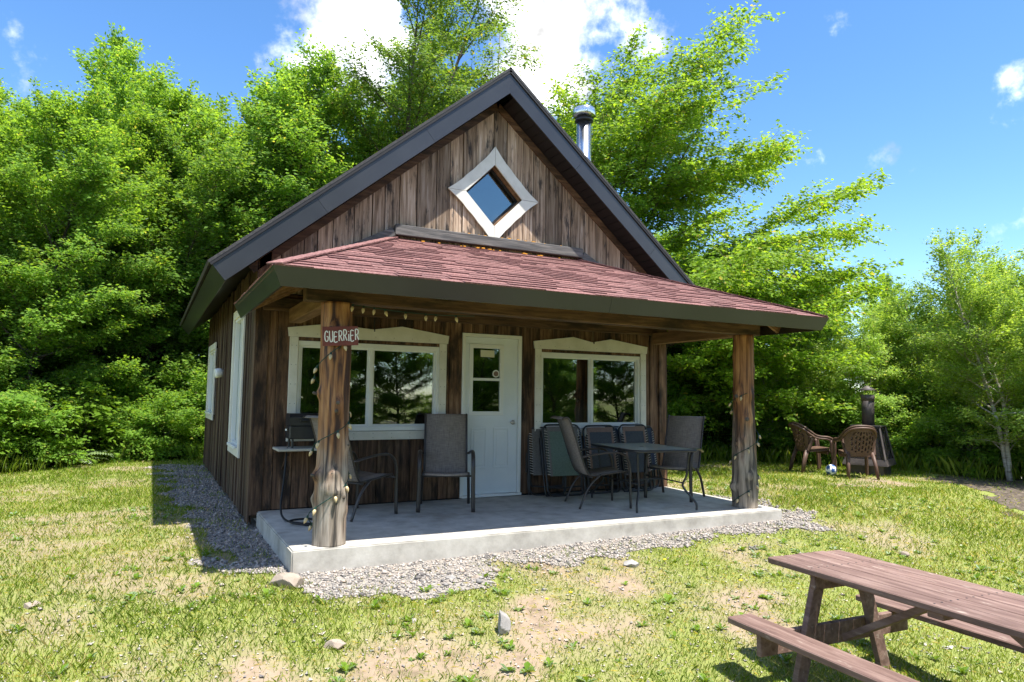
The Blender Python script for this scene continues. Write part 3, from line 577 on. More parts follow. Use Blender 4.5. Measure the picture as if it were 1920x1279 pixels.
# front windows
def window(x0, x1, z0, z1, pk):
    w = MB(); f = .055
    for a in ((x0, x1, z0, z0+f), (x0, x1, z1-f, z1), (x0, x0+f, z0+f, z1-f), (x1-f, x1, z0+f, z1-f)): w.box(a[0], a[1], -.028, .06, a[2], a[3], .004)
    o = w.build('window', 'vinyl_white', cabin); xm = (x0+x1)/2
    MB().box(xm-.024, xm+.024, -.018, .05, z0+f, z1-f, .003).build('mullion', 'vinyl_white', o)
    for a, b, yy in ((x0+f, xm-.024, .012), (xm+.024, x1-f, .026)):
        MB().box(a, b, yy, yy+.004, z0+f, z1-f).build('pane', 'glass', o)
        s = MB()
        for q in ((a, b, z0+f, z0+f+.022), (a, b, z1-f-.022, z1-f), (a, a+.022, z0+f+.022, z1-f-.022), (b-.022, b, z0+f+.022, z1-f-.022)): s.box(q[0], q[1], yy-.012, yy+.016, q[2], q[3])
        s.build('sash', 'vinyl_white', o)
    T = .105
    for a in ((x0-.075, x0+.022, z0-.0, z1+.04), (x1-.022, x1+.075, z0-.0, z1+.04)): MB().box(a[0], a[1], -.052, -.031, a[2], a[3], .003).build('trim_board', 'trim_white', o)
    MB().box(x0-.075, x1+.075, -.053, -.031, z0-.105, z0-.003, .003).build('trim_board', 'trim_white', o)
    h0 = z1+.042; a, b = x0-.10, x1+.10
    MB().prism([(a+.012, h0), (b-.012, h0), (b, h0+.10)]+[(p, h0+q) for p, q in pk[::-1]]+[(a, h0+.10)], -.056, -.031).build('header_board', 'trim_white', o)
    nails = MB()
    for zz in np.arange(z0+.1, z1, .22):
        for xx in (x0-.05, x0+.0, x1, x1+.05): nails.lathe([(.004, 0), (.004, .0015)], 6); nails.V[-12:] = [(xx+v[0], -.0522-v[2], zz+v[1]) for v in nails.V[-12:]]
    for xx in np.arange(x0, x1, .23):
        for zz in (z0-.08, z0-.03): nails.lathe([(.004, 0), (.004, .0015)], 6); nails.V[-12:] = [(xx+v[0], -.0532-v[2], zz+v[1]) for v in nails.V[-12:]]
        nails.lathe([(.004, 0), (.004, .0015)], 6); nails.V[-12:] = [(xx+v[0], -.0562-v[2], z1+.08+v[1]) for v in nails.V[-12:]]
    stuff(nails.build('nail_heads', 'soffit_dark', o))
    for a in ((x0+.01, x0+.2), (x1-.26, x1-.01)):
        cv = MB(); n = 14; V = []
        for i in range(n):
            x = a[0]+(a[1]-a[0])*i/(n-1); yy = .17+.02*math.sin(i*1.7)
            V += [(x, yy, z0-.02), (x, yy, z1+.02)]
        cv.add(V, [(2*i, 2*i+2, 2*i+3, 2*i+1) for i in range(n-1)]); cv.build('curtain', 'curtain', o)
window(.40, 2.17, .86, 1.90, [(.75, .165), (1.29, .13), (1.65, .185)])
window(3.61, 5.34, .86, 1.90, [(4.14, .185), (4.46, .125), (4.78, .185)])
for x, z, mm in ((1.29, 2.06, 'black_edge'), (4.455, 2.06, 'bark_brown')):
    MB().tube(smoothpts([(x, -.075, 2.215), (x, -.075, z+.05), (x+.004, -.085, z), (x, -.10, z-.012), (x, -.105, z+.015)], 4), .007, 6).build('hook', mm, cabin, True)
# side windows
for (y0, y1, z0, z1) in LW:
    w = MB(); f = .05
    for a in ((y0, y1, z0, z0+f), (y0, y1, z1-f, z1), (y0, y0+f, z0+f, z1-f), (y1-f, y1, z0+f, z1-f)): w.box(-.05, .05, a[0], a[1], a[2], a[3], .003)
    o = w.build('window', 'vinyl_white', cabin)
    MB().box(.0, .004, y0+f, y1-f, z0+f, z1-f).build('pane', 'glass', o)
    MB().box(-.035, .03, (y0+y1)/2-.02, (y0+y1)/2+.02, z0+f, z1-f).build('mullion', 'vinyl_white', o)
    for a in ((y0-.09, y0+.02, z0-.1, z1+.1), (y1-.02, y1+.09, z0-.1, z1+.1), (y0+.021, y1-.021, z1-.01, z1+.1), (y0+.021, y1-.021, z0-.1, z0+.01)): MB().box(-.075, -.051, a[0], a[1], a[2], a[3], .003).build('trim_board', 'trim_white', o)
    MB().box(-.11, -.077, y0+.15, y1-.15, z0-.005, z0+.03, .004).build('sill', 'vinyl_white', o)
MB().tube([(-.05, 3.6, 1.6), (-.10, 3.6, 1.6), (-.16, 3.58, 1.59), (-.17, 3.58, 1.59)], [.06, .075, .075, .05], 16).build('wall_vent', 'vinyl_white', cabin, True)
# door
do = MB()
for a in ((2.47, 2.515, 0, 2.10), (3.29, 3.335, 0, 2.10), (2.515, 3.29, 2.055, 2.10)): do.box(a[0], a[1], -.035, .09, a[2], a[3], .003)
do = do.build('door_frame', 'vinyl_white', cabin)
MB().box(2.475, 3.33, -.075, .02, .002, .035, .004).build('threshold', 'vinyl_white', do)
dr = MB(); x0, x1, dz0, dz1 = 2.518, 3.287, .037, 2.052; gx0, gx1, ga, gb = 2.60, 3.055, 1.06, 1.945
dr.box(x0, gx0, .0, .045, dz0, dz1); dr.box(gx1, x1, .0, .045, dz0, dz1); dr.box(gx0, gx1, .0, .045, dz0, ga); dr.box(gx0, gx1, .0, .045, gb, dz1)
dr = dr.build('door', 'door_white', cabin)
fr_ = MB(); f = .032
for a in ((gx0-.02, gx1+.02, ga-.02, ga+f), (gx0-.02, gx1+.02, gb-f, gb+.02), (gx0-.02, gx0+f, ga+f, gb-f), (gx1-f, gx1+.02, ga+f, gb-f), (gx0+f, gx1-f, 1.49, 1.525)): fr_.box(a[0], a[1], -.014, .03, a[2], a[3], .003)
fr_.build('glazing_frame', 'vinyl_white', dr)
for a, b, yy in ((ga+f, 1.49, .004), (1.525, gb-f, .012)): MB().box(gx0+f, gx1-f, yy, yy+.004, a, b).build('pane', 'glass', dr)
MB().box(2.74, 2.94, -.0005, .003, 1.80, 1.89).build('paper_note', 'paper', dr)
st = MB().lathe([(.05, 0), (.05, .003)], 20); st.V = [(2.965+v[0], -.001+.0*v[2]-v[2], 1.585+v[1]) for v in st.V]; st.build('round_sticker', 'vinyl_white', dr)
st = MB().lathe([(.034, 0), (.034, .003)], 20); st.V = [(2.965+v[0], -.0045-v[2], 1.585+v[1]) for v in st.V]; st.build('round_sticker', 'tan_fabric', dr)
for a, b in ((2.62, 2.84), (2.94, 3.17)):
    m = MB(); z0, z1 = .36, .88
    for q in ((a, b, z0, z0+.022), (a, b, z1-.022, z1), (a, a+.022, z0+.022, z1-.022), (b-.022, b, z0+.022, z1-.022)): m.box(q[0], q[1], -.009, .001, q[2], q[3], .003)
    m.box(a+.04, b-.04, -.007, .001, z0+.04, z1-.04, .005); m.build('door_panel', 'door_white', dr)
kn = MB().lathe([(.012, 0), (.012, .03), (.028, .04), (.031, .055), (.022, .068)], 14); kn.V = [(3.20+v[0], -v[2], .95+v[1]) for v in kn.V]; kn.build('door_knob', 'knob_steel', dr, True)
# chimney pipe
ch = MB().lathe([(.122, 3.55), (.122, 5.78)], 24, (5.0, 1.0)).build('chimney_pipe', 'steel', cabin, True)
MB().lathe([(.127, 4.95), (.127, 4.98)], 24, (5, 1)).build('pipe_band', 'steel', ch, True)
MB().lathe([(.15, 5.77), (.15, 5.80), (.125, 5.802), (.125, 5.85)], 24, (5, 1)).build('pipe_collar', 'black_metal', ch, True)
MB().lathe([(.172, 5.85), (.185, 5.87), (.185, 5.965), (.172, 5.985), (.05, 6.0)], 24, (5, 1)).build('chimney_cap', 'steel', ch, True)
# wall shelf
shf = MB().box(.18, .92, -.46, -.055, .675, .70, .004).build('wall_shelf', 'shelf_board', cabin)
for x in (.3, .8): MB().beam((x, -.05, .45), (x, -.40, .672), .03, .03, .003).build('bracket', 'porch_wood', shf)
MB().beam((.2, -.05, .655), (.9, -.05, .655), .03, .035, .003).build('cleat', 'porch_wood', shf)

# ------------------------------------------------------------------ porch things
def sling_chair(label, loc, face):
    rz = math.atan2(face[1], face[0])+math.pi/2; t = tag(empty('sling_chair', (loc[0], loc[1], loc[2]), rz), label, 'chair', 'brown sling chairs on the porch')
    prof = smoothpts([(0, -.30, .405), (0, -.27, .43), (0, -.05, .405), (0, .15, .385), (0, .215, .43), (0, .29, .62), (0, .37, .86), (0, .44, 1.04), (0, .49, 1.065), (0, .53, 1.045)], 5)
    V = []; n = len(prof); hw = .245
    for p in prof: V += [(-hw, p.y, p.z), (0, p.y+.012*(1 if p.z > .45 else 0), p.z-(.012 if p.z <= .45 else 0)), (hw, p.y, p.z)]
    F = [(3*i+j, 3*i+j+1, 3*i+j+4, 3*i+j+3) for i in range(n-1) for j in (0, 1)]
    s = obj('sling', V, F, 'sling', t, True); md = s.modifiers.new('t', 'SOLIDIFY'); md.thickness = .006
    for sx in (-1, 1):
        MB().tube([(sx*(hw+.006), p.y, p.z-.004) for p in prof], .012, 8).build('side_rail', 'bronze_frame', t, True)
        arm = smoothpts([(sx*.305, -.31, 0), (sx*.30, -.305, .30), (sx*.30, -.295, .52), (sx*.30, -.22, .63), (sx*.30, -.08, .655), (sx*.298, .12, .635), (sx*.275, .29, .60)], 5)
        MB().tube(arm, .0135, 8, 1.7).build('arm', 'bronze_frame', t, True)
        MB().tube(smoothpts([(sx*.262, .05, .39), (sx*.275, .2, .25), (sx*.285, .32, 0)], 4), .0125, 8, 1.4).build('leg', 'bronze_frame', t, True)
    MB().tube([(-.30, -.285, .395), (.30, -.285, .395)], .012, 8, up=(0, 0, 1)).build('seat_bar', 'bronze_frame', t, True)
    MB().tube([(-.27, .16, .36), (.27, .16, .36)], .011, 8, up=(0, 0, 1)).build('seat_bar', 'bronze_frame', t, True)
    return t
sling_chair('brown mesh sling chair standing beside the white door, facing out', (2.03, -.62, .0), (-.36, -.93))
sling_chair('brown mesh sling chair standing between the signed log post and the wall', (.97, -.66, 0), (.88, .47))
sling_chair('brown mesh sling chair pulled up to the glass table, its back towards the door', (3.84, -1.07, -.012), (.965, -.26))
sling_chair('brown mesh sling chair at the glass table, standing next to the bare porch end', (5.21, -.92, -.018), (-.86, -.5))
# glass table
tb_ = tag(empty('patio_table', (4.42, -1.20, -.018), rad(-8)), 'small square glass topped patio table with dark curved legs', 'table')
def rrect(a, b, r, n=6):
    P = []
    for (sx, sy, a0) in ((1, 1, 0), (-1, 1, 90), (-1, -1, 180), (1, -1, 270)):
        for i in range(n+1):
            t = rad(a0+90*i/n); P.append((sx*(a-r)+r*math.cos(t), sy*(b-r)+r*math.sin(t)))
    return P
MB().prism(rrect(.405, .58, .06), .700, .708, 'z').build('tabletop', 'glass_top', tb_)
rr = rrect(.42, .595, .07); MB().tube([(x, y, .695) for x, y in rr+rr[:2]], .016, 8, cap=False, up=(0, 0, 1)).build('rim', 'black_metal', tb_, True)
MB().lathe([(.028, .7085), (.028, .712), (.02, .714)], 14).build('umbrella_hole_ring', 'black_metal', tb_)
for sx in (-1, 1):
    for sy in (-1, 1): MB().tube(smoothpts([(sx*.35, sy*.50, .685), (sx*.33, sy*.48, .40), (sx*.30, sy*.44, .27), (sx*.36, sy*.52, .15), (sx*.40, sy*.57, .07), (sx*.40, sy*.575, 0)], 5), .0135, 8).build('leg', 'black_metal', tb_, True)
    MB().tube([(sx*.31, -.45, .30), (sx*.31, .45, .30)], .009, 6).build('stretcher', 'black_metal', tb_, True)
MB().tube([(-.31, 0, .30), (.31, 0, .30)], .009, 6, up=(0, 0, 1)).build('stretcher', 'black_metal', tb_, True)
# folded recliners against the wall
def recliner(label, x, y, rz, lean, fab, border, w=.56, h=.93):
    t = tag(empty('folded_recliner', (x, y, -.004), rz), label, 'recliner', 'folded recliners leaning on the wall')
    la = rad(lean); M = Matrix.Rotation(-la, 4, 'X')
    def T(p): return M @ Vector(p)
    o = rrect(w/2, h/2, .09); MB().tube([T((a, 0, b+h/2+.012)) for a, b in o+o[:2]], .0125, 8, cap=False, up=(0, 1, 0)).build('frame_tube', 'black_metal', t, True)
    for yy, ww, z0, z1 in ((.035, w-.05, .12, h-.02), (.075, w, .02, h-.06)):
        P = [(-ww/2, yy, z1), (-ww/2, yy, z0+.08), (-ww/2+.08, yy, z0), (ww/2-.08, yy, z0), (ww/2, yy, z0+.08), (ww/2, yy, z1)]
        MB().tube([T(p) for p in smoothpts(P, 4)], .011, 8, up=(0, 1, 0)).build('frame_tube', 'black_metal', t, True)
    mb = MB(); a = w/2-.05; mb.box(-a, a, -.018, -.006, .26, h-.015, .004); mb.V = [tuple(T(v)) for v in mb.V]; pnl = mb.build('fabric_panel', fab, t)
    b = MB()
    for q in ((-a, a, h-.08, h-.012), (-a, -a+.035, .26, h-.081), (a-.035, a, .26, h-.081)): b.box(q[0], q[1], -.023, -.0185, q[2], q[3], .001)
    b.V = [tuple(T(v)) for v in b.V]; b.build('border', border, pnl)
    lc = MB()
    for i in range(17):
        z = .28+i*(h-.36)/16
        for s in (-1, 1): lc.tube([T((s*(a-.004), -.022, z)), T((s*(w/2-.012), -.014, z+.012))], .0032, 5)
    stuff(lc.build('lacing', 'lace', pnl))
    mb = MB(); mb.box(-a+.02, a-.02, .03, .055, .30, h-.1, .004); mb.V = [tuple(T(v)) for v in mb.V]; mb.build('fabric_panel', fab, t)
    for s in (-1, 1):
        mb = MB(); mb.box(s*(w/2+.022)-.012, s*(w/2+.022)+.012, .02, .07, .30, .78, .006); mb.V = [tuple(T(v)) for v in mb.V]; mb.build('armrest', 'black_metal', t)
    return t
recliner('grey folded recliner leaning behind the green one beside the door', 3.66, -.20, rad(-16), 9, 'grey_fabric', 'grey_fabric', .5, .88)
recliner('folded recliner with green fabric and white lacing leaning on the wall', 3.86, -.36, rad(-4), 12, 'green_fabric', 'grey_fabric')
recliner('slate folded recliner with tan border leaning next to the green one', 4.50, -.33, rad(-3), 12, 'slate_fabric', 'tan_fabric', .52, .91)
recliner('navy folded recliner standing between the two slate ones', 4.86, -.17, rad(8), 9, 'navy_fabric', 'navy_fabric', .42, .88)
recliner('slate folded recliner with tan border leaning near the cabin corner', 5.07, -.37, rad(2), 12, 'slate_fabric', 'tan_fabric', .50, .92)
recliner('navy folded recliner leaning last in the row at the cabin corner', 5.36, -.19, rad(10), 9, 'navy_fabric', 'navy_fabric', .44, .88)
# grill + hose
g = tag(empty('tabletop_grill', (.46, -.26, .70)), 'small black tabletop gas grill standing on the wall shelf', 'grill')
MB().box(-.16, .20, -.13, .13, .10, .246, .012).build('firebox', 'black_metal', g)
MB().prism([(-.13, .247), (.13, .247), (.13, .33), (.10, .375), (-.09, .375), (-.13, .335)], -.16, .20, 'x').build('lid', 'black_metal', g)
MB().tube([(-.05, -.135, .30), (-.05, -.165, .30), (.13, -.165, .30), (.13, -.135, .30)], .008, 6, up=(0, 0, 1)).build('handle', 'black_metal', g)
for sx in (-.12, .16):
    for sy in (-.1, .1): MB().tube([(sx, sy, .12), (sx, sy, .001)], .013, 6).build('leg', 'black_metal', g)
MB().lathe([(.018, 0), (.016, .02)], 10).build('knob', 'knob_steel', g).location = (-.178, -.06, .19)
hp = smoothpts([(.30, -.30, .70), (.27, -.42, .60), (.24, -.50, .35), (.20, -.62, .12), (.22, -.78, .02), (.34, -1.02, .013), (.52, -1.06, .013), (.56, -.92, .013), (.42, -.82, .02), (.25, -.92, .03), (.26, -1.10, .03), (.45, -1.2, .013), (.62, -1.1, .013)], 6)
tag(MB().tube(hp, .011, 8).build('gas_hose', 'hose_black', None, True), 'black rubber hose hanging from the grill and coiled on the concrete', 'hose')
# sign
sg = empty('name_sign', (.318, -2.166, 1.79)); sg.rotation_euler = (rad(2), rad(-3.5), math.atan2(-(CAMP[0]-.3), (CAMP[1]+2.1)*-1)*.75*-1)
sg.rotation_euler[2] = -.16; tag(sg, 'dark red wooden sign with hand painted white lettering nailed to the log post', 'sign')
MB().box(-.085, .215, -.012, .006, -.083, .083, .002).build('board', 'sign_red', sg)
STK = {'G': [[(.9, .85), (.6, 1), (.25, .9), (.05, .5), (.2, .1), (.6, 0), (.9, .15), (.9, .45), (.55, .45)]], 'U': [[(.08, 1), (.1, .3), (.35, 0), (.7, .05), (.9, .35)], [(.9, 1), (.9, .0)]],
       'E': [[(.9, .97), (.12, 1), (.1, 0), (.92, .03)], [(.1, .52), (.75, .55)]], 'R': [[(.1, 0), (.12, 1)], [(.12, 1), (.7, .97), (.88, .75), (.65, .52), (.15, .48)], [(.4, .5), (.95, 0)]], 'i': [[(.5, 0), (.5, .72)], [(.48, .98), (.52, 1.02)]]}
xx = -.068; lw = .036
txt = MB()
for n_, chh in enumerate('GUERRiER'):
    wd = lw*(.38 if chh == 'i' else .88); hh = .088+.006*math.sin(n_*2.1); zb = -.048+.004*math.cos(n_*1.7)+n_*.0012
    for s in STK[chh]:
        p = smoothpts([(xx+a*wd, -.0135, zb+b*hh) for a, b in s], 3); txt.tube(p, .0052, 6, 1.0, up=(0, 1, 0))
    xx += wd+.0075
txt.V = [(v[0], -.0125-max(-.0005, min(.0022, (-.0135-v[1])*.3)), v[2]) for v in txt.V]
txt.build('lettering', 'sign_white', sg)
# string lights
def bulb(parent, p, d, s=1):
    p = Vector(p); d = Vector(d).normalized()
    b = MB().tube([p+d*q*s for q in (.018, .026, .042, .060, .072)], [.008*s, .0145*s, .0165*s, .009*s, .002], 9).build('bulb', 'bulb_amber', parent, True)
    MB().tube([p-d*.004, p+d*.02*s], .009*s, 7).build('socket', 'wire_green', b); return b
def lights(label, px, py, r, z0, z1, turns, a0, run, nb):
    t = tag(empty('string_lights', (px, py, z0)), label, 'string lights', 'string lights on the porch')
    P = []; n = int(turns*26)
    for i in range(n+1):
        q = i/n; a = a0+turns*2*math.pi*q; z = z0+(z1-z0)*q+.05*math.sin(q*9); rr_ = r*(1-.09*(z/2.0))+.026+.012*math.sin(a*1.7)
        P.append(Vector((px+rr_*math.cos(a), py+rr_*math.sin(a), z)))
    P += [Vector(p) for p in run]; P = [p-Vector((px, py, z0)) for p in P]
    MB().tube(P, .0042, 5).build('wire', 'wire_green', t, True)
    acc = 0; nxt = .06
    for i in range(1, len(P)):
        acc += (P[i]-P[i-1]).length
        if acc >= nxt and nb > 0:
            if i < n: a = a0+turns*2*math.pi*i/n; d = (math.cos(a)*.5, math.sin(a)*.5, -1)
            else: d = (random.uniform(-.3, .3), -.3, -1)
            bulb(t, P[i], d); nxt += .165; nb -= 1
runL = [(x, -2.115+.034*x-.01*math.sin(x*5), 2.085-.035*math.sin((x-.5)*2.1) if x < 2 else 2.05+.02*math.sin(x*4)) for x in np.arange(.5, 5.3, .1)]
lights('green wire string of amber bulbs wound round the signed log post', .375, -2.0, .142, .10, 2.0, 3.0, av-2.6, runL[:13], 30)
lights('string of amber bulbs hanging on the log post without a sign', 5.56, -1.80, .142, .03, 1.35, 2.2, av2-1.0, [], 22)

# ------------------------------------------------------------------ yard things
def G(x, y): return float(gz(x, y))
def plastic_chair(label, x, y, z, rz):
    t = tag(empty('plastic_armchair', (x, y, z), rz), label, 'chair', 'brown plastic armchairs by the fire')
    # faces -y ; lattice back
    nu, nv = 18, 16; V = []; F = []
    def bp(u, v):
        w = .215+.045*min(v/.55, 1) if v < .55 else .26*math.sqrt(max(0, 1-((v-.55)/.46)**2))
        xx = u*w; return (xx, .20+.17*v-.16*(xx/.26)**2*(.35+.65*v), .40+.48*v)
    for j in range(nv+1):
        for i in range(nu+1): V.append(bp(-1+2*i/nu, j/nv))
    for j in range(nv):
        for i in range(nu):
            hole = 2 <= i < nu-2 and 2 <= j < nv-2 and ((i % 2 == 0 and (j+(i//2) % 2*1) % 3 != 0))
            if not hole: F.append((j*(nu+1)+i, j*(nu+1)+i+1, (j+1)*(nu+1)+i+1, (j+1)*(nu+1)+i))
    o = obj('backrest', V, F, 'brown_plastic', t); md = o.modifiers.new('s', 'SOLIDIFY'); md.thickness = .012
    sm = MB().prism(rrect(.225, .22, .06), .385, .405, 'z'); sm.V = [(v[0]*(1 if v[1] < 0 else .93), v[1]-.02, v[2]+(.03 if v[1] < -.1 else 0)) for v in sm.V]; sm.build('seat', 'brown_plastic', t)
    MB().box(-.215, .215, -.235, -.20, .345, .40, .008).build('apron', 'brown_plastic', t)
    rim = [(.30*s_, y_, z_) for s_, y_, z_ in ()]
    P = [(-.285, -.24, .60), (-.295, -.15, .635), (-.29, -.02, .645), (-.285, .08, .67), (-.27, .17, .735), (-.235, .26, .81), (-.15, .345, .87), (0, .375, .888), (.15, .345, .87), (.235, .26, .81), (.27, .17, .735), (.285, .08, .67), (.29, -.02, .645), (.295, -.15, .635), (.285, -.24, .60)]
    MB().tube(smoothpts(P, 4), .024, 8, .8, up=(0, 0, 1)).build('arm_rim', 'brown_plastic', t, True)
    for s in (-1, 1):
        MB().tube(smoothpts([(s*.285, -.235, .61), (s*.275, -.25, .42), (s*.285, -.275, .2), (s*.29, -.285, 0)], 3), [.03]*4+[.028]*3+[.026]*2+[.024], 8).build('leg', 'brown_plastic', t, True)
        MB().tube([(s*.205, .20, .42), (s*.23, .27, .2), (s*.245, .31, 0)], [.034, .03, .024], 8).build('leg', 'brown_plastic', t, True)
        mb = MB(); mb.tube([(s*.262, .10, .66), (s*.232, .185, .42)], [.03, .03], 6); mb.build('side_support', 'brown_plastic', t)
    return t
for nm, x, y, rz in (('set sideways to the stove', 10.08, .86, 1.15), ('facing the steel stove', 10.1, -.06, 2.55)):
    z = G(x, y)
    plastic_chair('lower brown plastic armchair of the stacked pair '+nm, x, y, z, rz)
    plastic_chair('upper brown plastic armchair of the stacked pair '+nm, x-.03*math.sin(rz)*-1, y-.03*math.cos(rz), z+.035, rz)
sx_, sy_ = 10.95, .28
stv = tag(empty('outdoor_fireplace', (sx_, sy_, G(sx_, sy_)-.01), rad(22)), 'dark steel outdoor fireplace with mesh sides and capped pipe', 'fireplace')
MB().box(-.30, .30, -.30, .30, 0, .20, .006).build('base', 'stove_steel', stv)
def frust(mb, a0, z0, a1, z1):
    q = ((-1, -1), (1, -1), (1, 1), (-1, 1)); mb.add([(x*a0, y*a0, z0) for x, y in q]+[(x*a1, y*a1, z1) for x, y in q], BF)
m = MB(); frust(m, .38, .20, .375, .225); frust(m, .375, .226, .35, .31); m.build('hearth_lip', 'stove_steel', stv)
m = MB(); q = ((-1, -1), (1, -1), (1, 1), (-1, 1))
for x, y in q: MB().beam((x*.34, y*.34, .31), (x*.23, y*.23, .90), .03, .03, .002).build('frame_bar', 'stove_steel', stv)
for k in range(4):
    (xa, ya), (xb, yb) = q[k], q[(k+1) % 4]
    o = obj('mesh_panel', [(xa*.335, ya*.335, .312), (xb*.335, yb*.335, .312), (xb*.228, yb*.228, .898), (xa*.228, ya*.228, .898)], [(0, 1, 2, 3)], 'spark_screen', stv)
    md = o.modifiers.new('s', 'SOLIDIFY'); md.thickness = .003
m = MB(); frust(m, .255, .90, .255, .925); m.build('top_plate', 'stove_steel', stv)
MB().lathe([(.108, .926), (.108, 1.50)], 20).build('flue_pipe', 'stove_steel', stv, True)
MB().lathe([(.118, 1.38), (.118, 1.50)], 20).build('flue_collar', 'stove_steel', stv, True)
cp = MB().lathe([(.145, 1.575), (.15, 1.585), (.02, 1.665), (.005, 1.668)], 20).build('rain_cap', 'stove_steel', stv, True)
for k in range(6): a = k*math.pi/3; MB().beam((.112*math.cos(a), .112*math.sin(a), 1.46), (.135*math.cos(a), .135*math.sin(a), 1.58), .014, .004, 0).build('cap_strap', 'stove_steel', cp)
ball = tag(empty('ball', (9.9, .30, G(9.9, .30)+.098)), 'small white and blue play ball lying between the plastic armchairs', 'ball')
bm = bmesh.new(); bmesh.ops.create_icosphere(bm, subdivisions=3, radius=.1); me = bpy.data.meshes.new('shell'); bm.to_mesh(me); bm.free(); me.materials.append(MT['ball_white']); me.materials.append(MT['ball_blue'])
ico = [Vector(v).normalized() for v in ((0, 1, 1.618), (0, -1, 1.618), (1, 1.618, 0), (-1, 1.618, 0), (1.618, 0, 1), (-1.618, 0, 1), (0, 1, -1.618), (0, -1, -1.618), (1, -1.618, 0), (-1, -1.618, 0), (1.618, 0, -1), (-1.618, 0, -1))]
for p in me.polygons:
    p.use_smooth = True
    if max(p.center.normalized().dot(v) for v in ico) > .93: p.material_index = 1
link(bpy.data.objects.new('shell', me), ball)
# picnic table
pt = tag(empty('picnic_table', (3.085, -4.69, -.53), rad(-3.4)), 'brown painted wooden picnic table with worn top and attached benches', 'picnic table')
ZT, ZB = .75, .405; LN = 2.3
for i in range(5): MB().box(-.335+i*.1345, -.335+i*.1345+.128, -LN, random.uniform(-.01, .01), ZT-.04, ZT, .006).build('tabletop_plank', 'picnic_paint', pt)
for s in (-1, 1): MB().box(min(s*.52, s*.715), max(s*.52, s*.715), -LN+.02, 0+.02*s, ZB-.04, ZB, .006).build('bench_plank', 'picnic_paint', pt)
for yy in (-.30, -LN+.30):
    MB().box(-.30, .30, yy-.06, yy-.022, ZT-.135, ZT-.042, .004).build('cleat', 'picnic_paint', pt)
    MB().box(-.68, .68, yy+.022, yy+.06, ZB-.18, ZB-.042, .004).build('bench_beam', 'picnic_paint', pt)
    for s in (-1, 1): MB().beam((s*.40, yy, -.01), (s*.19, yy, ZT-.043), .042, .092, .004, up=(1, 0, 0)).build('leg', 'picnic_paint', pt)
for y0, y1 in ((-.34, -.98), (-LN+.34, -LN+.98)): MB().beam((0.0, y0, ZB-.12), (0, y1, ZT-.075), .042, .088, .004, up=(1, 0, 0)).build('brace', 'picnic_paint', pt)
MB().box(-.30, .30, -LN/2-.045, -LN/2+.045, ZT-.08, ZT-.042, .004).build('cleat', 'picnic_paint', pt)
sc_ = MB()
for i in range(5):
    for yy in (-.34, -LN/2, -LN+.26):
        for dx in (.035, .095): sc_.lathe([(.006, ZT-.001), (.006, ZT+.0015), (.003, ZT+.002)], 7, (-.335+i*.1345+dx, yy))
stuff(sc_.build('screw_heads', 'black_metal', pt))
for s in (-1, 1):
    for yy in (-.30,):
        for z_, x_ in ((ZT-.09, .21), (ZB-.11, .30)):
            MB().tube([(s*x_, yy+.06 if z_ < .5 else yy+.02, z_), (s*x_, yy+.072 if z_ < .5 else yy+.032, z_)], .011, 8).build('bolt', 'knob_steel', pt)
# rocks
def rock(label, x, y, s, m, dz=0):
    bm = bmesh.new(); bmesh.ops.create_icosphere(bm, subdivisions=4, radius=1); rs = np.random.default_rng(int(abs(x*100+y*37)*10)); D = [Vector(rs.normal(size=3)).normalized() for _ in range(14)]; T = rs.uniform(.5, .8, 14)
    for v in bm.verts:
        n = v.co.normalized(); r = 1.
        for d, tt in zip(D, T):
            k = n.dot(d)
            if k*r > tt: r = tt/k
        v.co = Vector((n.x*r*s[0], n.y*r*s[1], n.z*r*s[2]))
    me = bpy.data.meshes.new('rock'); bm.to_mesh(me); bm.free(); me.materials.append(MT[m]); o = link(bpy.data.objects.new('rock', me)); o.location = (x, y, G(x, y)+s[2]*.3+dz); o.rotation_euler = (0, 0, rs.uniform(0, 6))
    return tag(o, label, 'rock')
rock('upright pale grey rock standing alone in the sparse grass', 1.24, -3.66, (.06, .085, .15), 'rock_pale')
rock('pinkish boulder lying at the corner of the concrete slab', -.02, -2.36, (.15, .12, .09), 'rock_pink')
rock('white stone at the edge of the gravel opposite the door', 3.0, -2.85, (.10, .07, .05), 'rock_pale')
for x, y, s in ((1.49, -2.66, .05), (1.28, -2.62, .055), (1.9, -3.1, .035), (6.05, -3.5, .07), (-1.7, -2.2, .07), (.1, -3.5, .08), (2.4, -3.0, .04), (.7, -3.3, .035)):
    s *= .75
    o = rock('small pale stone lying in the patchy grass', x, y, (s*1.3, s, s*.7), random.choice(('rock_pale', 'rock_pink'))); o['group'] = 'small stones in the grass'

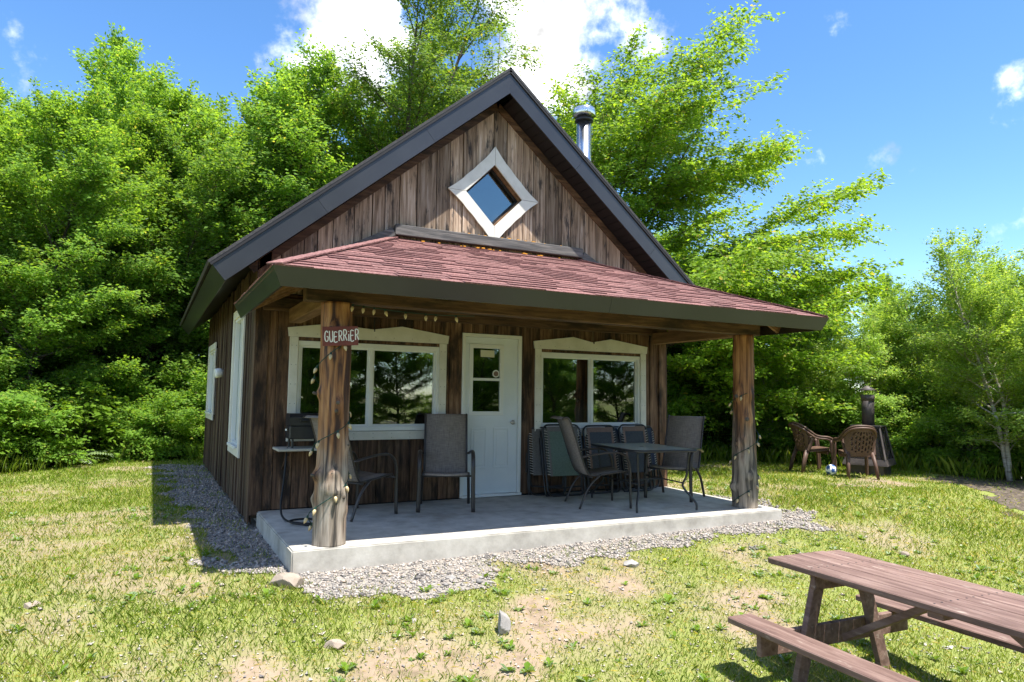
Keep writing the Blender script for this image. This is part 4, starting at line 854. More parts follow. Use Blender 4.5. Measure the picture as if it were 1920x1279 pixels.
# ------------------------------------------------------------------ gravel, grass, weeds
def gravel():
    n = 46000; P = np.array(GRAV); x0, y0 = P.min(0)-.4; x1, y1 = P.max(0)+.4
    x = rng.uniform(x0, x1, n*4); y = rng.uniform(y0, y1, n*4); jx = (vnoise(x, y, 3.3, 3)-.5)*.6; jy = (vnoise(x, y, 3.3, 8)-.5)*.6
    st_ = rng.random(n*4) < .14; jx = np.where(st_, rng.normal(0, .17, n*4), jx); jy = np.where(st_, rng.normal(0, .17, n*4), jy)
    ok = inpoly(x+jx, y+jy, P) & ~((x > .06) & (x < 5.82) & (y > -2.14)) & ~((x > -.02) & (x < 5.78) & (y > -.05)) & ((y < 0) | (x < 0) | (rng.random(n*4) < .1))
    x, y = x[ok][:n], y[ok][:n]; n = len(x)
    s = rng.gamma(2.2, .0028, n)+.0035; base = np.array([(1, 0, 0), (-1, 0, 0), (0, 1, 0), (0, -1, 0), (0, 0, 1), (0, 0, -1)], float)
    oc = np.array([(0, 2, 4), (2, 1, 4), (1, 3, 4), (3, 0, 4), (2, 0, 5), (1, 2, 5), (3, 1, 5), (0, 3, 5)])
    D = base[None]*(1+rng.uniform(-.35, .35, (n, 6, 1))); D = D+rng.uniform(-.25, .25, (n, 6, 3)); sc = np.stack([s*rng.uniform(.9, 1.4, n), s*rng.uniform(.7, 1.1, n), s*rng.uniform(.5, .85, n)], -1)[:, None]; D = D*sc
    a = rng.uniform(0, 6.28, n); c, sn = np.cos(a)[:, None], np.sin(a)[:, None]; Q = D.copy(); Q[..., 0] = D[..., 0]*c-D[..., 1]*sn; Q[..., 1] = D[..., 0]*sn+D[..., 1]*c
    Q += np.stack([x, y, gz(x, y)+.006+s*.3], -1)[:, None]
    me = bpy.data.meshes.new('gravel_stones'); me.vertices.add(n*6); me.vertices.foreach_set('co', Q.reshape(-1).astype(np.float32))
    lp = (np.arange(n)[:, None, None]*6+oc[None]).reshape(-1); me.loops.add(len(lp)); me.loops.foreach_set('vertex_index', lp.astype(np.int32)); me.polygons.add(n*8)
    me.polygons.foreach_set('loop_start', (np.arange(n*8)*3).astype(np.int32)); me.polygons.foreach_set('loop_total', np.full(n*8, 3, np.int32)); me.update(calc_edges=True)
    at = me.attributes.new('v', 'FLOAT', 'POINT'); at.data.foreach_set('value', np.repeat(rng.random(n), 6).astype(np.float32)); me.materials.append(MT['gravel_stone'])
    o = link(bpy.data.objects.new('gravel_stones', me)); stuff(o); tag(o, 'loose grey and pink crushed gravel around the cabin and slab', 'gravel')
gravel()
FOREST = np.array([(-40, 9), (-9, 6.3), (-5, 6.0), (-3.2, 7.4), (-2.3, 9.4), (-.5, 11.3), (3, 10.5), (8, 6.8), (9, 5.2), (12, 3.2), (13, 1.4), (15, .6), (18, 4), (26, 12), (40, 40), (-40, 40)])
def dens(x, y):
    """grass cover 0..1 : lush at left and right, thin and stony in front of the gravel"""
    d = .75*sstep(.30, .62, fbm(x, y, .9, 4))+.35*sstep(.4, .7, vnoise(x, y, 2.7, 21))
    bare = np.exp(-(((x-1.9)/1.9)**2+((y+3.7)/.9)**2))*.8+np.exp(-(((x-.2)/.8)**2+((y+3.8)/.4)**2))*.7+np.exp(-(((x-9.9)/1.2)**2+((y+.4)/1.0)**2))*.85+np.exp(-(((x-8.8)/.9)**2+((y-2.3)/.5)**2))*.5
    return np.clip(d+.36-bare*.9, .05, 1)
def cover():
    a = ground.data.attributes.new('cover', 'FLOAT', 'POINT'); a.data.foreach_set('value', dens(*GROUND_XY).astype(np.float32))
    t = MT['ground_soil'].node_tree; p = t.nodes['Principled BSDF']; src = p.inputs['Base Color'].links[0].from_socket
    at = nn(t, 'ShaderNodeAttribute', attribute_name='cover'); nz = nn(t, 'ShaderNodeTexNoise'); nz.inputs['Scale'].default_value = 34; nz.inputs['Detail'].default_value = 8; nz.inputs['Roughness'].default_value = .75
    co = nn(t, 'ShaderNodeTexCoord'); t.links.new(co.outputs['Object'], nz.inputs['Vector'])
    ad = nn(t, 'ShaderNodeMath', operation='ADD'); t.links.new(at.outputs['Fac'], ad.inputs[0]); t.links.new(nz.outputs['Fac'], ad.inputs[1])
    mr = nn(t, 'ShaderNodeMapRange'); t.links.new(ad.outputs[0], mr.inputs[0]); mr.inputs[1].default_value = .7; mr.inputs[2].default_value = 1.35; mr.inputs[4].default_value = .9
    mm = nn(t, 'ShaderNodeMix', data_type='RGBA'); t.links.new(mr.outputs[0], mm.inputs[0]); t.links.new(src, mm.inputs[6]); mm.inputs[7].default_value = (.18, .215, .045, 1); t.links.new(mm.outputs[2], p.inputs['Base Color'])
cover()
def grass(n):
    # more blades towards the viewer's end of the yard
    x = rng.uniform(-7.5, 14.5, n*4); y = rng.uniform(-7.3, 11.5, n*4)
    dist = np.hypot(x-CAMP[0], y-CAMP[1]); keep = rng.random(n*4) < np.clip(5.5/dist, .22, 1)**1.5
    gj = inpoly(x+(vnoise(x, y, 3.3, 3)-.5)*.6, y+(vnoise(x, y, 3.3, 8)-.5)*.6, np.array(GRAV)) & (rng.random(n*4) > .05+.4*(vnoise(x, y, 2.2, 30) > .62))
    bad = ((x > -.02) & (x < 5.8) & (y > -2.3) & (y < 7.3)) | gj | inpoly(x, y, FOREST) | (np.hypot(x-CAMP[0], y-CAMP[1]) < 1.5) | ((x > 12.6) & (y < 1.5))
    mul = inpoly(x, y, np.array([(9.2, -3.3), (10.2, -2.0), (10.9, -.9), (11.9, -.1), (13.6, -.6), (13.4, -2.4), (11, -4.2)]))
    ok = keep & ~bad & (rng.random(n*4) < dens(x, y)*(1-.93*mul))
    x, y = x[ok][:n], y[ok][:n]; n = len(x); dist = np.hypot(x-CAMP[0], y-CAMP[1])
    lush = fbm(x, y, .6, 40); h = (.014+.036*rng.random(n)**2)*(.6+.9*lush); w = (.0017+.0013*rng.random(n))*np.clip(dist/6, 1, 2.4); h *= np.clip(dist/8, 1, 1.3)
    a = rng.uniform(0, 6.28, n); lean = rng.uniform(.1, 1.0, n)*h; b = rng.uniform(0, 6.28, n); z = gz(x, y)
    dx, dy = np.cos(a)*w, np.sin(a)*w; lx, ly = np.cos(b)*lean, np.sin(b)*lean
    Q = np.stack([np.stack([x, y, z-.004], -1), np.stack([x+dx+lx*.35, y+dy+ly*.35, z+h*.55], -1), np.stack([x+lx, y+ly, z+h], -1), np.stack([x-dx+lx*.35, y-dy+ly*.35, z+h*.55], -1)], 1)
    dry = vnoise(x, y, 1.3, 60); v = np.clip(rng.random(n)*.60+.40*(dry-.42), 0, 1); v = np.where(rng.random(n) < .10+.12*(dry > .6), rng.uniform(.85, 1, n), v)
    k = 85000; x = rng.uniform(-7, 11, k); y = rng.uniform(-7.3, 5, k); dd = np.hypot(x-CAMP[0], y-CAMP[1])
    ok = (rng.random(k) < np.clip(6/dd, .2, 1)) & ~((x > -.1) & (x < 5.9) & (y > -2.35)) & ~(inpoly(x, y, np.array(GRAV)) & (rng.random(k) > .08)); x, y = x[ok], y[ok]; k = len(x); z = gz(x, y)+.003; a = rng.uniform(0, 6.28, k); l = rng.uniform(.02, .07, k); w = .0016; c, sn = np.cos(a), np.sin(a); up_ = rng.uniform(0, .012, k)
    T = np.stack([np.stack([x, y, z], -1), np.stack([x+c*l*.5-sn*w, y+sn*l*.5+c*w, z+up_], -1), np.stack([x+c*l, y+sn*l, z+up_*.4], -1), np.stack([x+c*l*.5+sn*w, y+sn*l*.5-c*w, z+up_], -1)], 1)
    Q = np.concatenate([Q, T]); v = np.concatenate([v, rng.uniform(.72, .97, k)])
    o = quadmesh('lawn_grass', Q, v, 'grass_blade'); stuff(o); tag(o, 'short patchy yellow green grass covering the yard', 'grass')
grass(500000)
def weeds(n):
    x = rng.uniform(-5, 9, n*6); y = rng.uniform(-6.8, 4, n*6); bad = ((x > -.1) & (x < 5.9) & (y > -2.4)) | inpoly(x, y, np.array(GRAV)) | inpoly(x, y, FOREST)
    ok = ~bad & (rng.random(n*6) < .15+.85*(vnoise(x, y, .9, 77) > .5)); x, y = x[ok][:n], y[ok][:n]; Qs = []; vs = []
    for xx, yy in zip(x, y):
        k = rng.integers(5, 12); s = rng.uniform(.025, .075)*(1.25 if rng.random() < .15 else 1); z = G(xx, yy); a = rng.uniform(0, 6.28)+np.arange(k)*2.4; el = rng.uniform(.15, .9, k); l = s*rng.uniform(.6, 1.2, k); w = l*rng.uniform(.16, .3, k)
        c = np.stack([np.cos(a)*np.cos(el), np.sin(a)*np.cos(el), np.sin(el)], -1); sd = np.stack([-np.sin(a), np.cos(a), 0*a], -1); o = np.array([xx, yy, z])
        Qs.append(np.stack([o+0*c, o+c*l[:, None]*.6+sd*w[:, None]+[0, 0, .004], o+c*l[:, None]-[0, 0, .1*s], o+c*l[:, None]*.6-sd*w[:, None]+[0, 0, .004]], 1)); vs.append(rng.random(k)*.6+rng.random()*.4)
    o = quadmesh('lawn_weeds', np.concatenate(Qs), np.concatenate(vs), 'weed_leaf'); stuff(o); tag(o, 'low broad leaved weeds and clover scattered through the lawn', 'weeds')
weeds(1500)
def litter(n):
    x = rng.uniform(-4, 9, n); y = rng.uniform(-6.5, -2.2, n); ok = ~inpoly(x, y, np.array([(.0, -2.2), (5.7, -2.3), (5.7, 0), (0, 0)])); x, y = x[ok], y[ok]; n = len(x); s = rng.gamma(2.0, .0025, n)+.003; z = gz(x, y); a = rng.uniform(0, 6.28, n)
    Q = np.stack([np.stack([x+s*np.cos(a+k*1.57)*(1.3 if k % 2 else .8), y+s*np.sin(a+k*1.57)*(1.3 if k % 2 else .8), z+.004+s*(.55 if k % 2 else .1)], -1) for k in range(4)], 1)
    o = quadmesh('soil_pebbles', Q, rng.random(n), 'gravel_stone'); stuff(o); tag(o, 'tiny pebbles strewn over the bare soil in front', 'pebbles')
litter(14000)
for x, y in ((2.0, -3.35), (3.3, -2.95), (-3.2, -1.5), (1.75, -3.4), (3.6, -3.6)):
    d = tag(empty('dandelion', (x, y, G(x, y))), 'yellow dandelion flower on a short stem in the lawn', 'flower', 'dandelions in the lawn')
    MB().tube([(0, 0, 0), (.004, .002, .06)], .002, 5).build('stem', 'weed_leaf', d); MB().lathe([(.004, .058), (.015, .064), (.016, .069), (.006, .073)], 12).build('flower_head', 'flower_yellow', d)

# ------------------------------------------------------------------ trees
def rotz(v, a): c, s = np.cos(a), np.sin(a); return np.stack([v[..., 0]*c-v[..., 1]*s, v[..., 0]*s+v[..., 1]*c, v[..., 2]], -1)
def tree_mesh(seed, H, R, r0, h0, nprim, leaf, per, bark, lm, elev=(20, 60), droop=.10, profile='oval', layered=.0, asym=None, stems=1, lean=.0, twigd=.075, top=1.0, secd=7.):
    rs = np.random.default_rng(seed); wood = MB(); tw = []
    for st in range(stems):
        n = 12; P = [np.zeros(3)]; az = rs.uniform(0, 6.28); d = np.array([math.cos(az)*lean, math.sin(az)*lean, 1.]) if stems > 1 or lean else np.array([0, 0, 1.])
        if st: P = [np.array([rs.uniform(-.25, .25), rs.uniform(-.25, .25), 0])]
        for i in range(n):
            d = d+rs.normal(0, .06, 3)*[1, 1, 0]; d = d/np.linalg.norm(d); P.append(P[-1]+d*H/n*(1 if not st else .85))
        P = np.array(P); tr = [max(.008, r0*(1-i/n)**.8) for i in range(n+1)]; wood.tube(P, tr, 8)
        ga = rs.uniform(0, 6.28)
        for i in range(nprim//stems):
            t = h0+(top-h0)*((i+rs.random())/(nprim//stems)); f = t*n; k = min(int(f), n-1); b = P[k]+(P[k+1]-P[k])*(f-k)
            ga += 2.4+rs.normal(0, .35); u = (t-h0)/(1-h0+1e-6)
            pr = {'oval': (math.sin(math.pi*min(.98, .18+.80*u)))**.75, 'cone': (1-u)**.8*.95+.06, 'wide': min(1, .75+.5*u)*(1-u**3)**.6+.08, 'dome': math.sin(math.pi*(.34+.58*u))**.6}[profile]
            Lb = R*pr*rs.uniform(.7, 1.12)
            if asym: Lb *= 1+asym[1]*max(-.6, math.cos(ga-asym[0]))
            Lb = max(Lb, .25); e = rad(elev[0]+(elev[1]-elev[0])*u+rs.normal(0, 7)); m = 7; d = np.array([math.cos(ga)*math.cos(e), math.sin(ga)*math.cos(e), math.sin(e)]); Q = [b]
            for j in range(m):
                d = d+np.array([0, 0, -droop*(1 if j > 1 else 0)])+rs.normal(0, .055, 3); d = d/np.linalg.norm(d); Q.append(Q[-1]+d*Lb/m)
            Q = np.array(Q); rb = max(.006, min(tr[k]*.55, .012+.012*Lb)); wood.tube(Q, [max(.004, rb*(1-j/m)**.9) for j in range(m+1)], 5, cap=False)
            ns = max(3, int(Lb*secd)); side = 1
            for s in range(ns):
                q = .18+.82*(s+rs.random())/ns; f2 = min(q*m, m-.01); k2 = int(f2); b2 = Q[k2]+(Q[k2+1]-Q[k2])*(f2-k2); dd = Q[k2+1]-Q[k2]; dd = dd/np.linalg.norm(dd); side = -side
                ang = side*rs.uniform(.55, 1.15); d2 = rotz(dd, ang); d2[2] = d2[2]*(1-layered)+rs.normal(.05, .22*(1-.7*layered)); d2 = d2/np.linalg.norm(d2); L2 = max(.2, Lb*.42*(1.1-.65*q)*rs.uniform(.6, 1.2)); Q2 = [b2]
                for j in range(4): d2 = d2+np.array([0, 0, -droop*.8])+rs.normal(0, .08, 3); d2 = d2/np.linalg.norm(d2); Q2.append(Q2[-1]+d2*L2/4)
                if L2 > .35: wood.tube(Q2, [.008, .006, .005, .004, .002], 3, cap=False)
                nt_ = max(2, int(L2/twigd))
                for w_ in range(nt_):
                    f3 = min((w_+rs.random())/nt_*4, 3.99); k3 = int(f3); b3 = Q2[k3]+(Q2[k3+1]-Q2[k3])*(f3-k3); d3 = Q2[k3+1]-Q2[k3]; d3 = rotz(d3/np.linalg.norm(d3), rs.choice((-1, 1))*rs.uniform(.3, 1.2)); d3[2] += rs.normal(0, .25*(1-.6*layered)); tw.append((*b3, *(d3/np.linalg.norm(d3)), rs.uniform(.18, .42)))
            for w_ in range(int(4+Lb*5)):
                f3 = min(rs.uniform(.35, 1)*m, m-.01); k3 = int(f3); b3 = Q[k3]+(Q[k3+1]-Q[k3])*(f3-k3); d3 = rotz(Q[k3+1]-Q[k3], rs.uniform(-1, 1)); tw.append((*b3, *(d3/np.linalg.norm(d3)), rs.uniform(.2, .45)))
    T = np.array(tw); n = len(T); B = np.repeat(T[:, :3], per, 0); D = np.repeat(T[:, 3:6], per, 0); Ln = np.repeat(T[:, 6], per); N_ = len(B)
    s = np.tile((np.arange(per)+.5)/per, n)+rs.uniform(-.08, .08, N_); sd = np.tile(np.where(np.arange(per) % 2, 1., -1.), n)
    base = B+D*(Ln*s)[:, None]-np.array([0, 0, 1])*(Ln*s*s*.12)[:, None]+rs.normal(0, .05, (N_, 3))
    ld = rotz(D, sd*rs.uniform(.5, 1.2, N_)); ld[:, 2] = ld[:, 2]*.5-rs.uniform(-.05, .55, N_); ld /= np.linalg.norm(ld, axis=1)[:, None]
    rad_ = base*[1, 1, 0]; rad_ /= np.linalg.norm(rad_, axis=1)[:, None]+.3; up = np.array([0, 0, .8])+rad_*.75+rs.normal(0, .48, (N_, 3)); sdv = np.cross(ld, up); sdv /= np.linalg.norm(sdv, axis=1)[:, None]+1e-9; nr = np.cross(sdv, ld)
    l = leaf*rs.uniform(.6, 1.25, N_); w = l*rs.uniform(.24, .33, N_); l = l[:, None]; w = w[:, None]
    Q = np.stack([base, base+ld*l*.48+sdv*w+nr*w*.28, base+ld*l, base+ld*l*.48-sdv*w+nr*w*.28], 1)
    clump = np.repeat(rs.random(n), per); v = np.clip(.55*rs.random(N_)+.4*clump, 0, .93); v[rs.random(N_) < .02] = 1
    return wood, Q, v, bark, lm
PROTO = {}
def tree(kind, name, label, cat, group, x, y, sc=1., rz=0., dz=-.05, sz=None):
    t = tag(empty(name, (x, y, G(x, y)+dz), rz), label, cat, group); t.scale = (sc, sc, sz or sc)
    if kind not in PROTO:
        wood, Q, v, bark, lm = SPEC[kind](); a = wood.build('trunk', bark, t, True); b = quadmesh('crown', Q, v, lm, t); PROTO[kind] = (a, b)
        if kind in ('shrub', 'sapling'): a.name = 'stem'; b.name = 'foliage'
    else:
        for o in PROTO[kind]: c = o.copy(); COL.objects.link(c); c.parent = t
    return t
SPEC = {
 'forestA': lambda: tree_mesh(1, 9.0, 2.4, .07, .03, 70, .095, 13, 'bark_brown', 'leaf_forest', (14, 64), .04, 'wide', .0),
 'forestB': lambda: tree_mesh(2, 8.2, 2.7, .08, .04, 66, .10, 12, 'bark_brown', 'leaf_forest', (14, 64), .04, 'wide', .05, stems=2, lean=.12),
 'forestC': lambda: tree_mesh(3, 9.6, 2.3, .065, .05, 74, .09, 13, 'bark_brown', 'leaf_forest', (28, 68), .04, 'oval', .0),
 'maple': lambda: tree_mesh(4, 8.3, 4.1, .15, .10, 70, .105, 11, 'bark_brown', 'leaf_maple', (10, 54), .05, 'dome', .75, asym=(-.5, .62), twigd=.105, secd=6.5),
 'tall': lambda: tree_mesh(5, 14.5, 2.7, .13, .30, 60, .095, 10, 'bark_brown', 'leaf_tall', (25, 55), .07, 'oval', .1, stems=2, lean=.03, twigd=.085, secd=7),
 'birch': lambda: tree_mesh(6, 6.2, 1.6, .06, .12, 58, .075, 11, 'bark_birch', 'leaf_birch', (28, 66), .05, 'oval', .05, stems=2, lean=.12, secd=9, twigd=.06),
 'birchB': lambda: tree_mesh(7, 5.6, 1.8, .055, .08, 58, .075, 11, 'bark_birch', 'leaf_birch', (22, 62), .05, 'oval', .05, stems=3, lean=.18, secd=9, twigd=.06),
 'shrub': lambda: tree_mesh(8, 1.7, 1.0, .02, .03, 36, .09, 11, 'bark_brown', 'leaf_forest', (6, 60), .08, 'wide', .2, stems=3, lean=.3, twigd=.06, secd=10),
 'sapling': lambda: tree_mesh(9, 1.5, .5, .012, .3, 14, .15, 6, 'bark_brown', 'leaf_fern', (10, 50), .12, 'oval', .3),
}
GL = 'leafy young trees crowding the forest edge beside the plank side wall'
LL = 'leafy green young tree in the thicket beside and behind the cabin side wall'
for i, (k, x, y, s) in enumerate((('forestA', -3.4, 8.6, .84), ('forestB', -4.9, 8.4, .90), ('forestC', -2.6, 10.2, .86), ('forestB', -1.7, 11.6, 1.05), ('forestA', -.6, 12.3, 1.08), ('forestC', .6, 11.6, 1.12), ('forestA', 1.8, 11.9, 1.18), ('forestB', 3.0, 12.4, 1.3), ('forestC', 4.2, 12.5, 1.2), ('forestA', -6.4, 8.6, 1.0), ('forestC', -5.9, 11.0, 1.02), ('forestA', -4.0, 12.2, .92), ('forestB', -2.4, 14.2, 1.15), ('forestC', -.4, 15, 1.25), ('forestB', 1.4, 15.3, 1.35), ('forestA', 5.3, 13.6, 1.12), ('forestB', 6.6, 12.2, 1.05), ('forestA', -8.2, 9.4, 1.05), ('forestB', -7.5, 13, 1.05), ('forestC', -4.4, 17, 1.1), ('forestA', 2.6, 18, 1.1), ('forestB', -1, 19, 1.1), ('forestC', 7.6, 9.6, .85), ('forestA', 9.0, 10.2, .85), ('forestB', -10.5, 10, 1.1), ('forestC', -10, 14, 1.15), ('forestA', -7, 17, 1.15), ('forestB', -2.6, 21, 1.15), ('forestC', 5, 18, 1.15))):
    if y > 13.2: lb, gp_ = 'taller leafy tree deeper in the woods behind the thicket', 'trees deeper in the woods'
    elif x > -.8: lb, gp_ = 'leafy tree whose crown rises directly behind the dark cabin roof', 'trees rising behind the cabin roof'
    else: lb, gp_ = 'leafy young tree at the front of the thicket, beyond the lawn beside the cabin', 'young trees at the front of the thicket'
    tree(k, 'forest_tree', lb, 'tree', gp_, x, y, s, i*1.9)
tree('tall', 'tall_tree', 'tall thin crowned tree with bare dark trunks rising behind the roof', 'tree', None, 6.0, 12.3, 1.12, 1.0)
tree('tall', 'tall_tree', 'second tall thin crowned tree, nearer the dead pole behind the roof', 'tree', None, 7.5, 12.6, .98, 3.3)
tree('maple', 'maple_tree', 'broad bright green tree arching out behind the steel chimney', 'tree', None, 9.25, 5.2, .98, 0)
GR_ = 'young birches along the yard edge'; LR = 'pale stemmed young birch in the thicket beyond the steel fireplace'
for i, (k, x, y, s) in enumerate((('birch', 13.3, -.2, .92), ('birchB', 12.9, 1.6, .85), ('birch', 14.4, 1.2, 1.0), ('birchB', 14.0, -1.5, .95), ('birch', 15.2, -.6, 1.12), ('birch', 14.6, -2.7, 1.15), ('birchB', 16.4, .6, 1.15), ('birch', 13.2, 3.2, .88), ('birchB', 15.6, 2.9, 1.0), ('birch', 16.5, -2.3, 1.15), ('birchB', 12.0, 3.3, .7), ('birch', 17.6, 2.2, 1.2), ('birch', 20.5, 5.6, 1.15), ('birchB', 19, 4, 1.1), ('birch', 16.2, -4.4, 1.1), ('birch', 12.45, -1.35, .95), ('birchB', 12.95, -2.35, 1.05))):
    tree(k, 'birch_tree', LR, 'tree', GR_, x, y, s*.74, i*2.3)
GB = 'green trees behind the big arching tree'; LB = 'leafy tree filling the gap between the cabin corner and the birches'
for i, (k, x, y, s) in enumerate((('forestB', 10.4, 6.2, .62), ('forestA', 11.8, 5.2, .55), ('forestC', 13.4, 6.4, .6), ('forestB', 15, 5.6, .58), ('forestA', 12.6, 8.4, .72), ('forestC', 10.6, 9, .75), ('forestB', 17.5, 8, .62), ('forestA', 15.6, 9.6, .66), ('forestA', 20.5, 9.5, .62), ('forestC', 23, 7, .6), ('forestB', 25.5, 5, .6), ('forestA', 27, 1.5, .6), ('forestB', 19, 12.5, .7), ('forestC', 14, 13, .8))):
    tree(k, 'forest_tree', LB, 'tree', GB, x, y, s, i*1.3+.4)
sheet('forest_floor', [(-40, -13.5), (0, -13), (10, -12.5), (18, -9.5), (24, -6.5), (60, -6), (60, -60), (-40, -60)], 'forest_soil', .012, .5)
# woods on the near side of the yard (what the window panes mirror)
GN = 'trees across the yard mirrored in the window panes'; LN_ = 'tree across the yard mirrored in the cabin window panes'
for i, (k, x, y, s) in enumerate((('forestA', -2, -19, 0.79), ('forestB', 2, -20, 0.79), ('forestC', 5, -18.5, 1.15), ('forestA', 8, -19, 0.79), ('forestB', 11, -17.5, 0.79), ('forestC', 14, -18.5, 0.79), ('forestA', 17, -16, 0.79), ('forestB', 19.5, -13, 0.79), ('forestC', -6, -19, 0.79), ('forestA', 22, -10, 0.79), ('forestB', 6.5, -22, 0.94), ('forestA', 12.5, -22, 0.94), ('forestB', 0, -23, 0.94), ('forestC', 9.5, -15.5, 0.68), ('forestA', 16, -20, 0.94), ('forestB', 13, -14.5, 0.65), ('forestC', 4, -15.5, 0.65))):
    tree(k, 'forest_tree', LN_, 'tree', GN, x, y, s, i*2.7)
# undergrowth
GS = 'bushes at the foot of the forest edge'
for i, (x, y, s) in enumerate(((-5.6, 6.7, .8), (-4.4, 6.9, .75), (-3.6, 7.5, .8), (-3.0, 8.4, .8), (-2.5, 9.3, .85), (-1.8, 10.1, .9), (-1.1, 10.6, 1.), (-.3, 10.2, 1.05), (.5, 9.8, 1.), (-6.8, 7, .9), (-4.2, 8, 1.1), (-1.4, 8.9, .7), (-.6, 8.9, .75))):
    tree('shrub', 'bush', 'low leafy bush at the forest edge beside the cabin side wall', 'bush', GS, x, y, s, i*1.7)
for i, (x, y, s) in enumerate(((7.9, 4.6, 1.), (8.6, 6, 1.1), (9.6, 4.9, 1.), (10.6, 4.4, .95), (11.5, 3.6, .9), (12.2, 2.7, .9), (12.4, 1.6, .8), (13.1, -.7, .75), (13.4, 1.6, 1.), (14.3, .3, 1.1), (15.2, 1.4, 1.2), (13.0, .5, .75), (15.6, -.9, 1.1), (7.2, 6.6, 1.2), (10.0, 6.0, 1.2), (11.4, 5.6, 1.2), (9.0, 4.0, .7))):
    tree('shrub', 'bush', 'low leafy bush edging the lawn behind the fireplace and porch end', 'bush', 'bushes edging the lawn', x, y, s, i*2.1)
for i, (x, y, s) in enumerate(((-3.55, 6.75, .8), (-2.75, 7.6, .85), (-2.2, 8.4, 1.05), (-4.6, 6.3, .8))):
    tree('sapling', 'sapling', 'slim sapling with large pale leaves in front of the thicket', 'plant', 'saplings in front of the thicket', x, y, s, i*1.1)
def fern(x, y, s, seed):
    rs = np.random.default_rng(seed); Q = []; t = tag(empty('fern', (x, y, G(x, y))), 'bright green fern with arching fronds at the forest edge', 'fern', 'ferns at the forest edge')
    for k in range(11):
        a = k*2.4+rs.uniform(-.3, .3); e = rs.uniform(.8, 1.25); L_ = s*rs.uniform(.7, 1.1); p = np.zeros(3); d = np.array([math.cos(a)*math.cos(e), math.sin(a)*math.cos(e), math.sin(e)]); n = 16; sd = np.array([-math.sin(a), math.cos(a), 0])
        for j in range(n):
            p = p+d*L_/n; d = d+np.array([math.cos(a)*.05, math.sin(a)*.05, -.10]); d /= np.linalg.norm(d); w = L_*.28*math.sin(math.pi*min(.97, .12+j/n*.88))
            for s_ in (-1, 1):
                e2 = p+sd*s_*w+d*w*.35-np.array([0, 0, w*.2]); m_ = (p+e2)/2; Q.append([p, m_+d*w*.14, e2, m_-d*w*.14])
    quadmesh('fronds', np.array(Q), rs.random(len(Q)), 'leaf_fern', t)
for i, (x, y, s) in enumerate(((-2.3, 8.0, .75), (-1.9, 8.7, .8), (-1.4, 9.5, .85), (-2.9, 7.5, .65), (-1.0, 9.9, .9), (-3.3, 7.0, .6), (-.9, 9.0, .7))): fern(x, y, s, i+50)
# tall grass fringe
def fringe():
    n = 9000; t = rng.random(n); pts = np.array([(-7, 6.2), (-5, 5.9), (-3.3, 7.1), (-2.3, 9.0), (-1.0, 10.2), (-.2, 9.0)]); f = t*(len(pts)-1); k = np.minimum(f.astype(int), len(pts)-2); c = pts[k]+(pts[k+1]-pts[k])*(f-k)[:, None]
    pts2 = np.array([(6.9, 4.2), (8.3, 3.6), (10, 3.9), (12, 2.2), (12.6, .4), (12.8, -1.2)]); h2 = n//2; f = rng.random(h2)*(len(pts2)-1); k = np.minimum(f.astype(int), len(pts2)-2); c[:h2] = pts2[k]+(pts2[k+1]-pts2[k])*(f-k)[:, None]
    x = c[:, 0]+rng.normal(0, .35, n); y = c[:, 1]+rng.normal(0, .35, n); z = gz(x, y); h = rng.uniform(.1, .42, n); w = .006; a = rng.uniform(0, 6.28, n); b = rng.uniform(0, 6.28, n); le = h*rng.uniform(.1, .6, n); dx, dy, lx, ly = np.cos(a)*w, np.sin(a)*w, np.cos(b)*le, np.sin(b)*le
    Q = np.stack([np.stack([x, y, z-.01], -1), np.stack([x+dx+lx*.3, y+dy+ly*.3, z+h*.6], -1), np.stack([x+lx, y+ly, z+h], -1), np.stack([x-dx+lx*.3, y-dy+ly*.3, z+h*.6], -1)], 1)
    o = quadmesh('tall_grass', Q, rng.random(n)*.7, 'grass_blade'); stuff(o); tag(o, 'taller grass fringing the lawn along the bushes', 'grass')
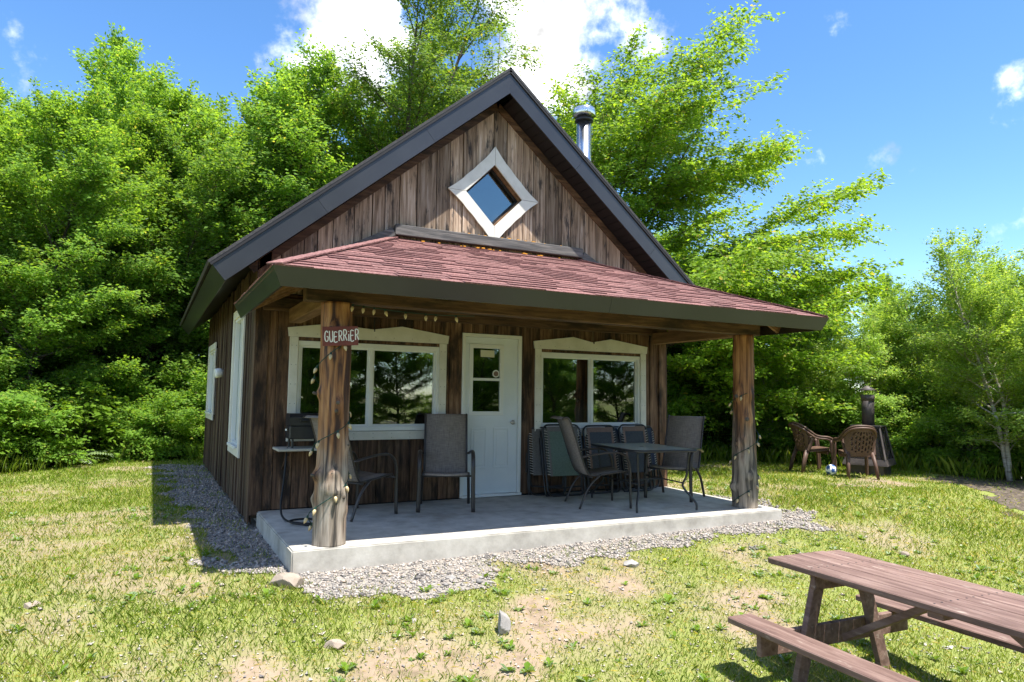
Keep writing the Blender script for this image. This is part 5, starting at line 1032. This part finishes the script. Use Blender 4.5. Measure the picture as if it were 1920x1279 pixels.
fringe()
# conifers far right, dead pole
def spruce(x, y, s, i):
    rs = np.random.default_rng(80+i); t = tag(empty('spruce_tree', (x, y, G(x, y)-.1)), 'dark pointed spruce standing far behind the birches', 'tree', 'spruces far behind the birches'); t.scale = (s, s, s)
    if 'spruce' not in PROTO:
        wd = MB().tube([(0, 0, 0), (.03, .0, 4), (0, 0, 8)], [.1, .06, .01], 7); Q = []
        for k in range(150):
            u = (k+rs.random())/150; z = .6+7.3*u; a = k*2.4+rs.normal(0, .2); Lb = (1-u)**.85*1.9*rs.uniform(.75, 1.1)+.12; p = np.array([0, 0, z]); d = np.array([math.cos(a), math.sin(a), .10]); sd = np.array([-math.sin(a), math.cos(a), 0]); wd.tube([p, p+d*Lb*.9], [.015, .004], 3, cap=False)
            m = int(Lb/.05)+3
            for j in range(m):
                q = p+d*Lb*(j+.5)/m-np.array([0, 0, .12*(j/m)**2*Lb]); w = .30*(1-j/m*.8)*min(1, Lb)
                for s_ in (-1, 1): e = q+sd*s_*w+d*w*.5-np.array([0, 0, w*.25]); mm_ = (q+e)/2; Q.append([q, mm_+d*.035+[0, 0, .02], e, mm_-d*.035])
        PROTO['spruce'] = (wd.build('trunk', 'bark_brown', t), quadmesh('crown', np.array(Q), rs.random(len(Q)), 'needle', t))
    else:
        for o in PROTO['spruce']: c = o.copy(); COL.objects.link(c); c.parent = t
for i, (x, y, s) in enumerate(((23.5, 10.2, .80), (22.0, 10.6, .66))): spruce(x, y, s, i)
dp = tag(empty('dead_trunk', (8.9, 12.4, G(8.9, 12.4)-.1)), 'bare whitish dead pole tree rising behind the roof peak', 'dead tree')
MB().tube(smoothpts([(0, 0, 0), (.05, .02, 5), (-.02, .04, 9), (.1, .0, 12), (.22, 0, 15)], 4), [.09-.0048*i for i in range(17)], 8).build('trunk', 'bark_dead', dp, True)
MB().tube([(-.02, .04, 9.3), (-.22, 0, 10.4), (-.30, 0, 11.6)], [.03, .02, .006], 6).build('branch', 'bark_dead', dp, True)
